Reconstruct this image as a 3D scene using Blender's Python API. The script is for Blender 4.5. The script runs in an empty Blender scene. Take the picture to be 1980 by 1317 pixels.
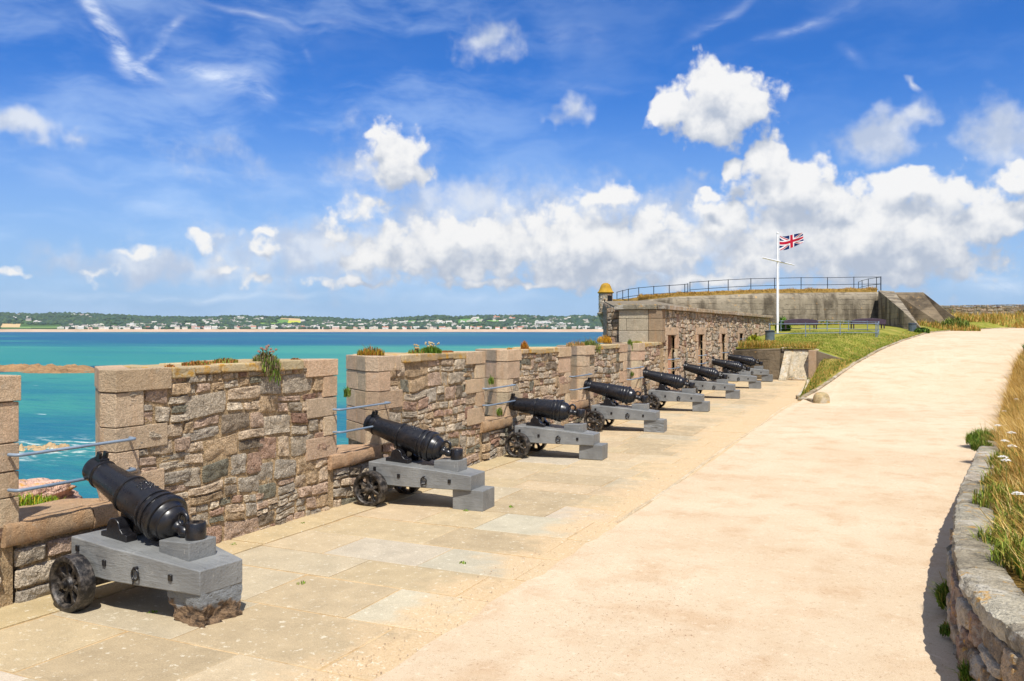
import bpy, bmesh, math, random
import numpy as np
from mathutils import Vector, Matrix, noise as mnoise
R = math.radians
SC = bpy.context.scene
COL = SC.collection
YAW = R(24.874)                      # camera heading, turned left of the wall line (+Y)

def srgb(r, g, b):
    f = lambda c: (c/255/12.92) if c/255 <= .04045 else ((c/255+.055)/1.055)**2.4
    return (f(r), f(g), f(b))

# ---------------------------------------------------------------- camera
cam = bpy.data.cameras.new('camera'); camo = bpy.data.objects.new('camera', cam); COL.objects.link(camo)
camo.location = (0, 0, 2.2); camo.rotation_euler = (R(90), 0, YAW)
cam.sensor_width = 36; cam.lens = 30.0; cam.shift_y = -.01086
cam.clip_start = .05; cam.clip_end = 40000
SC.camera = camo
SC.view_settings.view_transform = 'Standard'; SC.view_settings.look = 'None'
SC.view_settings.exposure = .40; SC.view_settings.gamma = 1
SC.render.resolution_x = 1024; SC.render.resolution_y = 681
SC.cycles.max_bounces = 6; SC.cycles.transparent_max_bounces = 8
try: SC.cycles.use_denoising = True
except Exception: pass

# ---------------------------------------------------------------- sun
SUN_DIR = Vector((.30, -.42, .857)).normalized()
SUN_EL = math.asin(SUN_DIR.z); SUN_AZ = math.atan2(SUN_DIR.x, SUN_DIR.y)
sl = bpy.data.lights.new('sun', 'SUN'); slo = bpy.data.objects.new('sun', sl); COL.objects.link(slo)
sl.energy = 4.6; sl.angle = R(.53); sl.color = (1, .955, .88)
slo.rotation_euler = SUN_DIR.to_track_quat('Z', 'Y').to_euler(); slo.location = (20, -20, 60)

# ---------------------------------------------------------------- node helper
class NT:
    """short way to write node trees"""
    def __init__(s, tree): s.t = tree
    def n(s, typ, props=None, **ins):
        nd = s.t.nodes.new(typ)
        for k, v in (props or {}).items(): setattr(nd, k, v)
        for k, v in ins.items():
            key = int(k[1:]) if k[0] == '_' and k[1:].isdigit() else k.replace('_', ' ')
            sock = nd.inputs[key]
            if isinstance(v, bpy.types.NodeSocket): s.t.links.new(v, sock)
            else:
                if hasattr(sock.default_value, '__len__') and len(sock.default_value) == 4 and hasattr(v, '__len__') and len(v) == 3: v = (*v, 1)
                sock.default_value = v
        return nd
    def m(s, op, a, b=0., c=None, clamp=False):
        nd = s.t.nodes.new('ShaderNodeMath'); nd.operation = op; nd.use_clamp = clamp
        for i, v in enumerate((a, b) if c is None else (a, b, c)):
            if isinstance(v, bpy.types.NodeSocket): s.t.links.new(v, nd.inputs[i])
            else: nd.inputs[i].default_value = v
        return nd.outputs[0]
    def vm(s, op, a, b=(0, 0, 0)):
        nd = s.t.nodes.new('ShaderNodeVectorMath'); nd.operation = op
        for i, v in enumerate((a, b)):
            if isinstance(v, bpy.types.NodeSocket): s.t.links.new(v, nd.inputs[i])
            else: nd.inputs[i].default_value = v
        return nd.outputs['Value'] if op in ('LENGTH', 'DOT_PRODUCT') else nd.outputs[0]
    def scale(s, v, k):
        nd = s.t.nodes.new('ShaderNodeVectorMath'); nd.operation = 'SCALE'
        s.t.links.new(v, nd.inputs[0])
        if isinstance(k, bpy.types.NodeSocket): s.t.links.new(k, nd.inputs[3])
        else: nd.inputs[3].default_value = k
        return nd.outputs[0]
    def noise(s, vec, scale, detail=4., rough=.55, col=False, dist=0.):
        nd = s.n('ShaderNodeTexNoise', Vector=vec, Scale=scale, Detail=detail, Roughness=rough, Distortion=dist)
        return nd.outputs['Color' if col else 'Fac']
    def ramp(s, fac, a, b, smooth=True, lo=0., hi=1.):
        nd = s.n('ShaderNodeMapRange', {'interpolation_type': 'SMOOTHSTEP' if smooth else 'LINEAR', 'clamp': True}, _0=fac, _1=a, _2=b, _3=lo, _4=hi)
        return nd.outputs[0]
    def mix(s, fac, a, b, mode='MIX'):
        nd = s.t.nodes.new('ShaderNodeMix'); nd.data_type = 'RGBA'; nd.blend_type = mode
        for i, v in ((0, fac), (6, a), (7, b)):
            if isinstance(v, bpy.types.NodeSocket): s.t.links.new(v, nd.inputs[i])
            else:
                if i and len(v) == 3: v = (*v, 1)
                nd.inputs[i].default_value = v
        return nd.outputs[2]

# ---------------------------------------------------------------- world: clear Nishita sky with cumulus, haze and cirrus
# clouds as (azimuth from the camera's heading, elevation, half width, half height [10 degrees], tilt, strength)
CUM= [(1.313, 1.541, 0.247, 0.21, 0, 1), (1.558, 1.415, 0.2, 0.207, 0, 1), (1.064, 1.411, 0.168, 0.198, 0, 1), (1.363, 1.316, 0.367, 0.175, 0, 0.9), (1.686, 1.026, 0.197, 0.226, 0, 1), (1.828, 0.857, 0.297, 0.198, 0, 1), (1.461, 1.037, 0.098, 0.101, 0, 1), (2.059, 0.83, 0.183, 0.13, 0, 0.9), (1.313, 0.863, 0.099, 0.068, 0, 1), (2.502, 0.88, 0.314, 0.12, 0, 1), (2.726, 0.803, 0.247, 0.139, 0, 1), (2.328, 0.736, 0.352, 0.191, 0, 0.9), (2.967, 0.652, 0.288, 0.211, 0, 0.9), (1.812, 0.68, 0.47, 0.182, 0, 0.9), (1.363, 0.695, 0.295, 0.169, 0, 0.8), (1.718, 0.487, 0.697, 0.199, 0, 0.8), (2.473, 0.494, 0.688, 0.237, 0, 0.8), (3.058, 0.866, 0.154, 0.105, 0, 1), (-0.811, 1.176, 0.153, 0.179, 0, 0.8), (-0.895, 1.265, 0.142, 0.069, 0, 0.7), (-0.691, 1.04, 0.205, 0.138, 0, 0.75), (-1.03, 0.804, 0.202, 0.102, 0, 0.6), (-1.148, 0.634, 0.167, 0.102, 0, 0.6), (-0.759, 0.641, 0.307, 0.124, 0, 0.6), (-0.416, 0.594, 0.276, 0.111, 0, 0.6), (0.035, 0.647, 0.382, 0.125, 0, 0.65), (0.312, 0.765, 0.208, 0.111, 0, 0.65), (0.657, 0.88, 0.274, 0.11, 0, 0.65), (0.929, 0.672, 0.406, 0.188, 0, 0.7), (0.485, 0.473, 0.758, 0.166, 0, 0.75), (-0.312, 0.439, 0.762, 0.146, 0, 0.7), (-0.929, 0.451, 0.338, 0.137, 0, 0.65), (-0.997, 0.314, 0.472, 0.062, 0, 0.5), (0.035, 0.309, 0.972, 0.069, 0, 0.55), (1.231, 0.329, 0.829, 0.088, 0, 0.7), (2.328, 0.325, 0.645, 0.083, 0, 0.7), (0.485, 0.542, 1.241, 0.329, 0, 0.95), (2.299, 0.58, 1.059, 0.416, 0, 1.05), (-0.381, 0.56, 1.003, 0.277, 0, 0.8), (1.395, 1.441, 0.392, 0.286, 0, 1.0), (1.781, 0.876, 0.409, 0.281, 0, 1), (-0.759, 1.111, 0.256, 0.258, 0, 0.8), (-1.968, 0.554, 0.129, 0.072, 0, 0.6), (-2.372, 0.482, 0.151, 0.064, 0, 0.5), (-1.654, 0.604, 0.147, 0.073, 0, 0.6), (-1.622, 0.505, 0.144, 0.06, 0, 0.55), (-2.573, 0.334, 0.13, 0.056, 0, 0.5), (-3.045, 0.344, 0.108, 0.048, 0, 0.55), (-1.638, 0.323, 0.121, 0.047, 0, 0.5), (-1.843, 0.401, 0.188, 0.046, 0, 0.4)]
SOFT= [(-0.156, 1.865, 0.25, 0.174, 0, 1), (0.406, 1.441, 0.159, 0.125, 0, 0.8), (2.299, 1.173, 0.294, 0.192, 12, 1), (2.502, 1.26, 0.2, 0.126, 20, 0.9), (2.967, 1.123, 0.236, 0.272, 25, 1.0), (2.502, 1.453, 0.071, 0.038, 0, 0.6), (1.214, 1.014, 0.073, 0.061, 0, 0.5), (-2.967, 1.195, 0.189, 0.127, -20, 1), (-2.684, 1.123, 0.133, 0.081, -15, 0.6), (-0.862, 1.042, 0.441, 0.309, 0, 0.5), (-0.243, 0.851, 1.144, 0.173, 0, 0.62), (-1.198, 0.498, 1.097, 0.272, 0, 0.85), (0.035, 0.681, 1.458, 0.382, 0, 0.9), (1.231, 0.531, 1.657, 0.305, 0, 0.8), (-2.18, 0.393, 0.898, 0.142, 0, 0.8), (1.064, 0.804, 0.436, 0.205, 0, 0.7), (-1.906, 1.093, 0.279, 0.131, 0, 0.3)]
CIRR= [(-2.558, 1.779, 0.357, 0.1, -52, 0.7200000000000001), (-2.444, 1.592, 0.232, 0.101, -42, 0.6400000000000001), (-2.18, 1.799, 0.155, 0.064, 40, 0.4), (-2.328, 1.65, 0.202, 0.07, 38, 0.44000000000000006), (-1.998, 1.581, 0.423, 0.098, -15, 0.6000000000000001), (-1.812, 1.552, 0.325, 0.158, -12, 0.5599999999999999), (-1.654, 1.471, 0.147, 0.107, -30, 0.4), (-2.18, 1.487, 0.31, 0.09, -18, 0.27999999999999997), (-1.654, 1.943, 0.697, 0.053, -9, 0.4), (-1.198, 1.934, 0.344, 0.054, -10, 0.24), (-1.363, 1.755, 0.226, 0.047, -60, 0.24), (-2.67, 1.735, 0.191, 0.074, -40, 0.24), (1.906, 1.873, 0.785, 0.079, 14, 0.24), (2.15, 1.655, 0.173, 0.058, -40, 0.27999999999999997), (1.33, 1.94, 0.416, 0.068, 24, 0.2), (0.312, 1.894, 0.319, 0.139, 12, 0.24), (0.554, 1.873, 0.158, 0.152, -30, 0.24), (-2.269, 0.755, 1.122, 0.09, -16, 0.32000000000000006), (-2.78, 0.935, 0.625, 0.197, -8, 0.27999999999999997), (-1.198, 1.032, 0.459, 0.109, -8, 0.32000000000000006), (-1.654, 0.947, 0.587, 0.18, -6, 0.32000000000000006), (2.967, 0.253, 0.271, 0.097, -2, 0.7200000000000001), (2.807, 0.282, 0.155, 0.061, 5, 0.48), (-1.198, 1.797, 1.146, 0.421, -8, 0.128), (-2.12, 1.599, 0.868, 0.596, -10, 0.16000000000000003), (-1.968, 0.203, 1.487, 0.046, 0, 0.48), (-0.312, 0.215, 1.672, 0.055, 0, 0.32000000000000006), (0.519, 1.574, 0.634, 0.048, -10, 0.2), (-2.888, 1.306, 0.49, 0.377, 0, 0.096), (-2.615, 1.833, 0.196, 0.069, -58, 1.05), (-2.496, 1.687, 0.188, 0.069, -50, 1.05), (-2.343, 1.58, 0.219, 0.064, -20, 0.95), (-2.15, 1.826, 0.102, 0.045, 58, 0.6), (-2.275, 1.682, 0.162, 0.051, 38, 0.6), (-1.875, 1.555, 0.296, 0.066, -14, 0.9), (-1.654, 1.487, 0.16, 0.06, -24, 0.7), (1.906, 1.882, 0.62, 0.046, 14, 0.45), (1.395, 1.941, 0.392, 0.047, 24, 0.4)]
def blob_field(T, p, blobs):
    acc = None
    for (a, e, ra, re, rot, st) in blobs:
        pp = p
        if acc is not None:                      # a zero-weight link keeps the shader's stack small (one blob after another)
            nd = T.t.nodes.new('ShaderNodeVectorMath'); nd.operation = 'MULTIPLY_ADD'
            T.t.links.new(acc, nd.inputs[0]); nd.inputs[1].default_value = (1e-7, 1e-7, 0); T.t.links.new(p, nd.inputs[2]); pp = nd.outputs[0]
        if rot:
            v = T.n('ShaderNodeMapping', {'vector_type': 'TEXTURE'}, Vector=pp, Location=(a, e, 0), Rotation=(0, 0, R(rot)), Scale=(ra, re, 1e3)).outputs[0]
        else:
            nd = T.t.nodes.new('ShaderNodeVectorMath'); nd.operation = 'MULTIPLY_ADD'
            T.t.links.new(pp, nd.inputs[0]); nd.inputs[1].default_value = (1/ra, 1/re, 0); nd.inputs[2].default_value = (-a/ra, -e/re, 0); v = nd.outputs[0]
        d = T.m('MULTIPLY_ADD', T.vm('LENGTH', v), -st, st)
        acc = T.m('MAXIMUM', d, -1.) if acc is None else T.m('SMOOTH_MAX', acc, d, .15)
    return acc
def noise2(T, vec, scale, detail, rough, col=False):
    nd = T.n('ShaderNodeTexNoise', {'noise_dimensions': '2D'}, Vector=vec, Scale=scale, Detail=detail, Roughness=rough)
    return nd.outputs['Color' if col else 'Fac']
def cloud_group(name, blobs, amp, fine, warp, puff):
    g = bpy.data.node_groups.new(name, 'ShaderNodeTree')
    g.interface.new_socket('Vector', in_out='INPUT', socket_type='NodeSocketVector')
    g.interface.new_socket('Density', in_out='OUTPUT', socket_type='NodeSocketFloat')
    T = NT(g); gi = g.nodes.new('NodeGroupInput'); go = g.nodes.new('NodeGroupOutput')
    p = gi.outputs[0]
    w = T.scale(T.vm('SUBTRACT', noise2(T, p, 5.5, 2, .5, True), (.5, .5, .5)), warp)
    b = blob_field(T, T.vm('MULTIPLY', T.vm('ADD', p, w), (1, 1, 0)), blobs)
    n1 = T.m('SUBTRACT', noise2(T, p, fine, 7, .6), .5)
    if puff:
        v = T.n('ShaderNodeTexVoronoi', {'voronoi_dimensions': '2D'}, Vector=T.vm('ADD', p, T.scale(w, .6)), Scale=fine*1.5, Detail=2., Roughness=.5).outputs['Distance']
        n1 = T.m('MULTIPLY_ADD', T.m('SUBTRACT', .42, v), puff, n1)
    T.t.links.new(T.m('MULTIPLY_ADD', n1, amp, b), go.inputs[0])
    return g
def build_world():
    w = bpy.data.worlds.new('World'); SC.world = w; w.use_nodes = True
    t = w.node_tree; t.nodes.clear(); T = NT(t)
    sky = T.n('ShaderNodeTexSky', {'sky_type': 'NISHITA', 'sun_disc': False, 'sun_elevation': SUN_EL, 'sun_rotation': SUN_AZ, 'altitude': 30., 'air_density': 1.0, 'dust_density': .4, 'ozone_density': 2.5}).outputs[0]
    tc = T.n('ShaderNodeTexCoord').outputs['Generated']
    d = T.n('ShaderNodeMapping', Vector=tc, Rotation=(0, 0, -YAW)).outputs[0]
    xyz = T.n('ShaderNodeSeparateXYZ', Vector=d)
    K = 180/math.pi/10
    az = T.m('MULTIPLY', T.m('ARCTAN2', xyz.outputs[0], xyz.outputs[1]), K)
    el = T.m('MULTIPLY', T.m('ARCSINE', xyz.outputs[2]), K)
    p = T.n('ShaderNodeCombineXYZ', X=az, Y=el, Z=0.).outputs[0]
    base = T.mix(1., sky, SKY_TINT, 'MULTIPLY')
    base = T.mix(T.m('MULTIPLY', T.ramp(el, 1.7, -.1), .9), base, HORIZON)
    # cirrus
    sv = T.vm('ADD', p, T.scale(T.vm('SUBTRACT', noise2(T, p, 2.0, 2, .5, True), (.5, .5, .5)), .16))
    cir = blob_field(T, T.vm('MULTIPLY', sv, (1, 1, 0)), CIRR)
    streak = noise2(T, T.n('ShaderNodeMapping', Vector=sv, Rotation=(0, 0, R(16)), Scale=(1.6, 5, 1)).outputs[0], 1.9, 6, .62)
    ca = T.m('MULTIPLY', T.ramp(cir, 0., .9), T.ramp(streak, .22, .78))
    veil = T.m('MULTIPLY', T.ramp(noise2(T, T.n('ShaderNodeMapping', Vector=sv, Rotation=(0, 0, R(10)), Scale=(.55, 1.7, 1)).outputs[0], 1.5, 5, .6), .40, .75), T.ramp(az, .9, -.9, True, .08, .30))
    base = T.mix(veil, base, (5.6, 6.9, 8.6))
    base = T.mix(T.m('MULTIPLY', ca, .88), base, (7.2, 7.7, 8.4))
    # soft thin clouds, then the cumulus: brighter where the density falls off towards the sun (upwards), greyer at the bases
    gs = T.n('ShaderNodeGroup', {'node_tree': cloud_group('thin_clouds', SOFT, 1.1, 4.0, .25, 0)}, Vector=p).outputs[0]
    soft = T.mix(T.ramp(noise2(T, T.vm('ADD', p, (3.1, .4, 0)), 3.5, 4, .55), .35, .65), SOFT_SHADE, SOFT_LIT)
    base = T.mix(T.m('MULTIPLY', T.ramp(gs, -.1, .8), .86), base, soft)
    gr = cloud_group('cumulus', CUM, .95, 5.2, .19, .30)
    g1 = T.n('ShaderNodeGroup', {'node_tree': gr}, Vector=p).outputs[0]
    lag = T.n('ShaderNodeVectorMath', {'operation': 'MULTIPLY_ADD'}, _0=g1, _1=(1e-7, 1e-7, 0), _2=T.vm('ADD', p, (-.03, .17, 0))).outputs[0]
    g2 = T.n('ShaderNodeGroup', {'node_tree': gr}, Vector=lag).outputs[0]
    s = T.m('MULTIPLY_ADD', T.m('SUBTRACT', g1, g2), .62, .60, clamp=True)
    col = T.mix(T.ramp(s, .25, 1.), CUM_SHADE, CUM_LIT)
    base = T.mix(T.m('MULTIPLY', T.ramp(g1, -.06, .34), .97), base, col)
    # unseen broken cloud, added overhead and behind the viewer to neutralise blue skylight
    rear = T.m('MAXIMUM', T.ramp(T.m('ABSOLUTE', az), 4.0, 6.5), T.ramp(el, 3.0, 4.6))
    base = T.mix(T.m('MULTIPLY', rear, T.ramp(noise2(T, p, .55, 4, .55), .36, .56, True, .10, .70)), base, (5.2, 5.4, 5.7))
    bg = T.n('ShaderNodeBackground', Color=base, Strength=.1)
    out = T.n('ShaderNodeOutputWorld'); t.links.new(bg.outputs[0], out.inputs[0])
    w.cycles.sampling_method = 'NONE'
SKY_TINT = (.19, .54, 1.08); HORIZON = (3.3, 4.65, 6.5)
SOFT_LIT = (6.1, 6.4, 6.9); SOFT_SHADE = (4.2, 4.75, 5.8); CUM_LIT = (7.3, 7.25, 7.15); CUM_SHADE = (3.7, 4.15, 4.95)
build_world()

# ================================================================ helpers
rng = random.Random(7); nr = np.random.default_rng(7)
def link(o, parent=None):
    COL.objects.link(o)
    if parent: o.parent = parent
    return o
def tag(o, label=None, cat=None, group=None, kind=None):
    for k, v in (('label', label), ('category', cat), ('group', group), ('kind', kind)):
        if v: o[k] = v
    return o
def thing(name, label, cat, loc=(0, 0, 0), rz=0, group=None):
    o = bpy.data.objects.new(name, None); o.location = loc; o.rotation_euler = (0, 0, rz); o.empty_display_size = .1
    return tag(link(o), label, cat, group)
def copy_tree(o, parent=None):
    c = o.copy(); link(c, parent)
    for ch in list(o.children): copy_tree(ch, c)
    return c
def set_data(me, V, F, col):
    V = np.asarray(V, dtype=np.float32).reshape(-1, 3)
    if isinstance(F, np.ndarray):
        k = F.shape[1]; n = len(F)
        me.vertices.add(len(V)); me.vertices.foreach_set('co', V.ravel())
        me.loops.add(n*k); me.loops.foreach_set('vertex_index', F.astype(np.int32).ravel())
        me.polygons.add(n); me.polygons.foreach_set('loop_start', np.arange(0, n*k, k, dtype=np.int32))
        me.update(calc_edges=True)
    else:
        me.from_pydata(V.tolist(), [], F)
    if col is not None:
        a = me.color_attributes.new('Col', 'FLOAT_COLOR', 'POINT')
        c = np.ones((len(V), 4), np.float32); c[:, :3] = np.asarray(col, np.float32).reshape(-1, 3)
        a.data.foreach_set('color', c.ravel())
def mesh(name, V, F, mat, parent=None, col=None, smooth=None, kind=None, bevel=0, seg=2, fix=False):
    me = bpy.data.meshes.new(name); set_data(me, V, F, col); me.materials.append(mat)
    if fix:
        bm = bmesh.new(); bm.from_mesh(me); bmesh.ops.recalc_face_normals(bm, faces=bm.faces); bm.to_mesh(me); bm.free()
    if smooth is not None:
        me.shade_smooth()
        if smooth < 180: me.set_sharp_from_angle(angle=R(smooth))
    o = link(bpy.data.objects.new(name, me), parent)
    if bevel:
        b = o.modifiers.new('bevel', 'BEVEL'); b.width = bevel; b.segments = seg; b.limit_method = 'ANGLE'; b.angle_limit = R(40)
    if kind: o['kind'] = kind
    return o
class MB:
    """collects shapes into one mesh"""
    def __init__(s): s.V = []; s.F = []; s.C = []
    def add(s, V, F, col=(1, 1, 1), M=None):
        n = len(s.V)
        for v in V: s.V.append(tuple(M @ Vector(v)) if M is not None else tuple(v))
        s.F += [tuple(i+n for i in f) for f in F]
        s.C += [col]*len(V) if not isinstance(col, list) else col
        return s
    def box(s, x0, x1, y0, y1, z0, z1, col=(1, 1, 1), M=None, jit=0):
        V = [(x, y, z) for z in (z0, z1) for x, y in ((x0, y0), (x1, y0), (x1, y1), (x0, y1))]
        if jit: V = [tuple(c+rng.uniform(-jit, jit) for c in v) for v in V]
        return s.add(V, [(3, 2, 1, 0), (4, 5, 6, 7), (0, 1, 5, 4), (1, 2, 6, 5), (2, 3, 7, 6), (3, 0, 4, 7)], col, M)
    def prism(s, poly, z0, z1, col=(1, 1, 1), M=None):
        n = len(poly)
        zz0 = z0 if hasattr(z0, '__len__') else [z0]*n; zz1 = z1 if hasattr(z1, '__len__') else [z1]*n
        V = [(x, y, a) for (x, y), a in zip(poly, zz0)]+[(x, y, a) for (x, y), a in zip(poly, zz1)]
        area = sum(poly[i][0]*poly[(i+1) % n][1]-poly[(i+1) % n][0]*poly[i][1] for i in range(n))
        F = [tuple(range(n-1, -1, -1)), tuple(range(n, 2*n))]+[(i, (i+1) % n, n+(i+1) % n, n+i) for i in range(n)]
        if area < 0: F = [f[::-1] for f in F]
        return s.add(V, F, col, M)
    def lathe(s, prof, n=24, M=None, col=(1, 1, 1)):
        """profile of (radius, height) turned about z; closed where the radius is 0"""
        V = []; F = []; idx = []
        for r, z in prof:
            if r < 1e-6: idx.append([len(V)]*n); V.append((0, 0, z))
            else:
                idx.append(list(range(len(V), len(V)+n)))
                V += [(r*math.cos(2*math.pi*k/n), r*math.sin(2*math.pi*k/n), z) for k in range(n)]
        for a, b in zip(idx, idx[1:]):
            for k in range(n):
                f = [a[k], a[(k+1) % n], b[(k+1) % n], b[k]]
                g = []
                for i in f:
                    if i not in g: g.append(i)
                if len(g) > 2: F.append(tuple(g))
        return s.add(V, F, col, M)
    def tube(s, pts, r, n=10, col=(1, 1, 1), M=None, closed=False):
        pts = [Vector(p) for p in pts]; V = []; F = []; N = len(pts); rr = r if hasattr(r, '__len__') else [r]*N
        up = None
        for i, p in enumerate(pts):
            a = pts[(i-1) % N] if (i or closed) else p; b = pts[(i+1) % N] if (i < N-1 or closed) else p
            t = (b-a).normalized()
            if up is None: up = Vector((0, 0, 1)) if abs(t.z) < .9 else Vector((1, 0, 0))
            x = t.cross(up).normalized(); up = x.cross(t).normalized()
            V += [tuple(p+rr[i]*(math.cos(2*math.pi*k/n)*x+math.sin(2*math.pi*k/n)*up)) for k in range(n)]
        for i in range(N if closed else N-1):
            j = (i+1) % N
            F += [(i*n+k, i*n+(k+1) % n, j*n+(k+1) % n, j*n+k) for k in range(n)]
        if not closed: F += [tuple(range(n-1, -1, -1)), tuple(range((N-1)*n, N*n))]
        return s.add(V, F, col, M)
    def build(s, name, mat, parent=None, smooth=None, bevel=0, seg=2, kind=None, fix=False, use_col=True):
        return mesh(name, s.V, s.F, mat, parent, s.C if use_col else None, smooth, kind, bevel, seg, fix)
def interp(pts, t):
    if t <= pts[0][0]: return pts[0][1]
    for (a, va), (b, vb) in zip(pts, pts[1:]):
        if t <= b: return va+(vb-va)*(t-a)/(b-a)
    return pts[-1][1]
def fb(x, y=0., z=0., o=4): return mnoise.fractal(Vector((x, y, z)), 1., 2., o)
def sstep(a, b, x):
    t = min(1, max(0, (x-a)/(b-a))); return t*t*(3-2*t)

# ================================================================ materials
def new_mat(name):
    m = bpy.data.materials.new(name); m.use_nodes = True; t = m.node_tree; t.nodes.clear(); T = NT(t)
    bs = t.nodes.new('ShaderNodeBsdfPrincipled'); out = t.nodes.new('ShaderNodeOutputMaterial'); t.links.new(bs.outputs[0], out.inputs[0])
    return m, T, bs
def lk(T, a, b): T.t.links.new(a, b)
def coord(T, kind='Object'): return T.n('ShaderNodeTexCoord').outputs[kind]
def bump(T, bs, h, dist, strength=1., prev=None):
    b = T.n('ShaderNodeBump', Height=h, Distance=dist, Strength=strength)
    if prev is not None: lk(T, prev, b.inputs['Normal'])
    lk(T, b.outputs[0], bs.inputs['Normal']); return b.outputs[0]
def vcol_stone(name, speck=.35, speck_scale=90., patch=.35, patch_scale=5., rough=.9, bdist=.012, bscale=28., lichen=None, lich_amt=.5, stain=None):
    """stone whose own colour comes from the mesh, with grain, mineral specks, lichen and a rough face"""
    m, T, bs = new_mat(name); p = coord(T)
    c = T.n('ShaderNodeAttribute', {'attribute_name': 'Col'}).outputs['Color']
    a = T.noise(p, patch_scale, 5, .6); b = T.noise(p, speck_scale, 2, .6); d = T.noise(p, patch_scale*4.3, 4, .6)
    k = T.m('MULTIPLY_ADD', T.m('SUBTRACT', a, .5), patch*2.2, 1.)
    k = T.m('MULTIPLY', k, T.m('MULTIPLY_ADD', T.m('SUBTRACT', b, .5), speck*2.4, 1.))
    k = T.m('MULTIPLY', k, T.m('MULTIPLY_ADD', T.m('SUBTRACT', d, .5), patch*1.6, 1.))
    c = T.mix(1., c, T.n('ShaderNodeCombineXYZ', X=k, Y=k, Z=k).outputs[0], 'MULTIPLY')
    if stain:
        c = T.mix(T.m('MULTIPLY', T.ramp(T.noise(T.n('ShaderNodeMapping', Vector=p, Scale=(3, 3, .6)).outputs[0], 1.6, 5, .6), .5, .7), stain[1]), c, stain[0])
    # pale lichen spots, then coloured lichen
    if name == 'weathered_stone':
        c = T.mix(T.m('MULTIPLY', T.ramp(T.noise(p, 3.2, 6, .7), .50, .62), .55), c, srgb(206, 200, 186))
        c = T.mix(T.m('MULTIPLY', T.ramp(T.noise(T.vm('ADD', p, (7., 3., 1.)), 4.6, 6, .7), .54, .66), .6), c, srgb(92, 86, 72))
    c = T.mix(T.m('MULTIPLY', T.ramp(T.noise(p, 17, 5, .65), .6, .7), .35), c, srgb(196, 192, 178))
    if lichen: c = T.mix(T.m('MULTIPLY', T.ramp(T.noise(p, 6.5, 6, .65), .62-.25*lich_amt, .72-.2*lich_amt), .85), c, lichen)
    lk(T, c, bs.inputs['Base Color']); bs.inputs['Roughness'].default_value = rough
    bs.inputs['Specular IOR Level'].default_value = .25
    h = T.m('ADD', T.m('MULTIPLY', T.noise(p, bscale, 6, .65), 1.), T.m('MULTIPLY', T.noise(p, bscale*4, 3, .6), .35))
    bump(T, bs, h, bdist, .9)
    return m
M_RUB = vcol_stone('rubble_stone', bdist=.08, bscale=15., patch=.80, patch_scale=10., speck=.6, speck_scale=55.)
M_DRESS = vcol_stone('dressed_granite', speck=.55, speck_scale=100., patch=.34, patch_scale=6., bdist=.04, bscale=30., stain=(srgb(196, 140, 84), .25))
M_COPE = vcol_stone('coping_granite', speck=.3, patch=.3, bdist=.02, bscale=24., lichen=srgb(186, 140, 52), lich_amt=.5)
M_GREYSTONE = vcol_stone('weathered_stone', speck=.45, speck_scale=55., patch=.62, patch_scale=7., bdist=.05, bscale=17., lichen=srgb(200, 150, 60), lich_amt=.2)
M_ROCK = vcol_stone('sea_rock', speck=.25, patch=.45, patch_scale=1.4, bdist=.10, bscale=5., lichen=srgb(205, 150, 60), lich_amt=.25)
M_REEF = vcol_stone('reef_rock', speck=.2, patch=.6, patch_scale=.22, bdist=.6, bscale=.7)
def concrete_mat(name, c0, c1, st0):
    m, T, bs = new_mat(name); p = coord(T)
    c = T.mix(T.noise(p, .9, 6, .6), c0, c1)
    st = T.noise(T.n('ShaderNodeMapping', Vector=p, Scale=(1., 1., .16)).outputs[0], 1.1, 6, .65)
    c = T.mix(T.m('MULTIPLY', T.m('MULTIPLY', T.ramp(st, st0-.08, st0+.16), T.ramp(T.noise(p, .55, 4, .6), .36, .58)), .85), c, srgb(66, 58, 48))
    c = T.mix(T.m('MULTIPLY', T.ramp(T.noise(p, 3.3, 6, .7), .52, .66), .5), c, srgb(92, 84, 72))
    c = T.mix(T.m('MULTIPLY', T.ramp(T.noise(p, 1.7, 5, .6), .62, .7), .5), c, srgb(206, 160, 96))
    z = T.n('ShaderNodeSeparateXYZ', Vector=T.vm('ADD', p, T.scale(T.vm('SUBTRACT', T.noise(p, .8, 2, .5, True), (.5, .5, .5)), .06))).outputs[2]
    fr = T.m('FRACT', T.m('MULTIPLY', z, 2.6))
    line = T.m('MULTIPLY', T.ramp(T.m('ABSOLUTE', T.m('SUBTRACT', fr, .5)), .05, .02), T.ramp(T.noise(p, 1.3, 3, .5), .38, .55))
    c = T.mix(T.m('MULTIPLY', line, .6), c, srgb(60, 54, 46))
    lk(T, c, bs.inputs['Base Color']); bs.inputs['Roughness'].default_value = .95; bs.inputs['Specular IOR Level'].default_value = .15
    bump(T, bs, T.m('SUBTRACT', T.noise(p, 9, 6, .65), T.m('MULTIPLY', line, .5)), .05, .8)
    return m
M_CONC = concrete_mat('board_marked_concrete', srgb(108, 98, 82), srgb(176, 164, 142), .46)
M_DARKCONC = concrete_mat('stained_concrete', srgb(92, 80, 64), srgb(146, 130, 106), .42)
def iron_mat():
    m, T, bs = new_mat('black_painted_iron'); p = coord(T)
    n = T.noise(p, 9, 6, .65)
    c = T.mix(T.ramp(n, .5, .75), (.007, .007, .009), (.022, .018, .017))
    lk(T, c, bs.inputs['Base Color']); lk(T, T.ramp(T.noise(p, 22, 5, .6), .2, .8, True, .22, .42), bs.inputs['Roughness'])
    bs.inputs['Specular IOR Level'].default_value = .55
    bump(T, bs, T.m('ADD', T.noise(p, 20, 4, .55), T.m('MULTIPLY', T.noise(p, 120, 3, .6), .25)), .0016, .16)
    return m
M_IRON = iron_mat()
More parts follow.
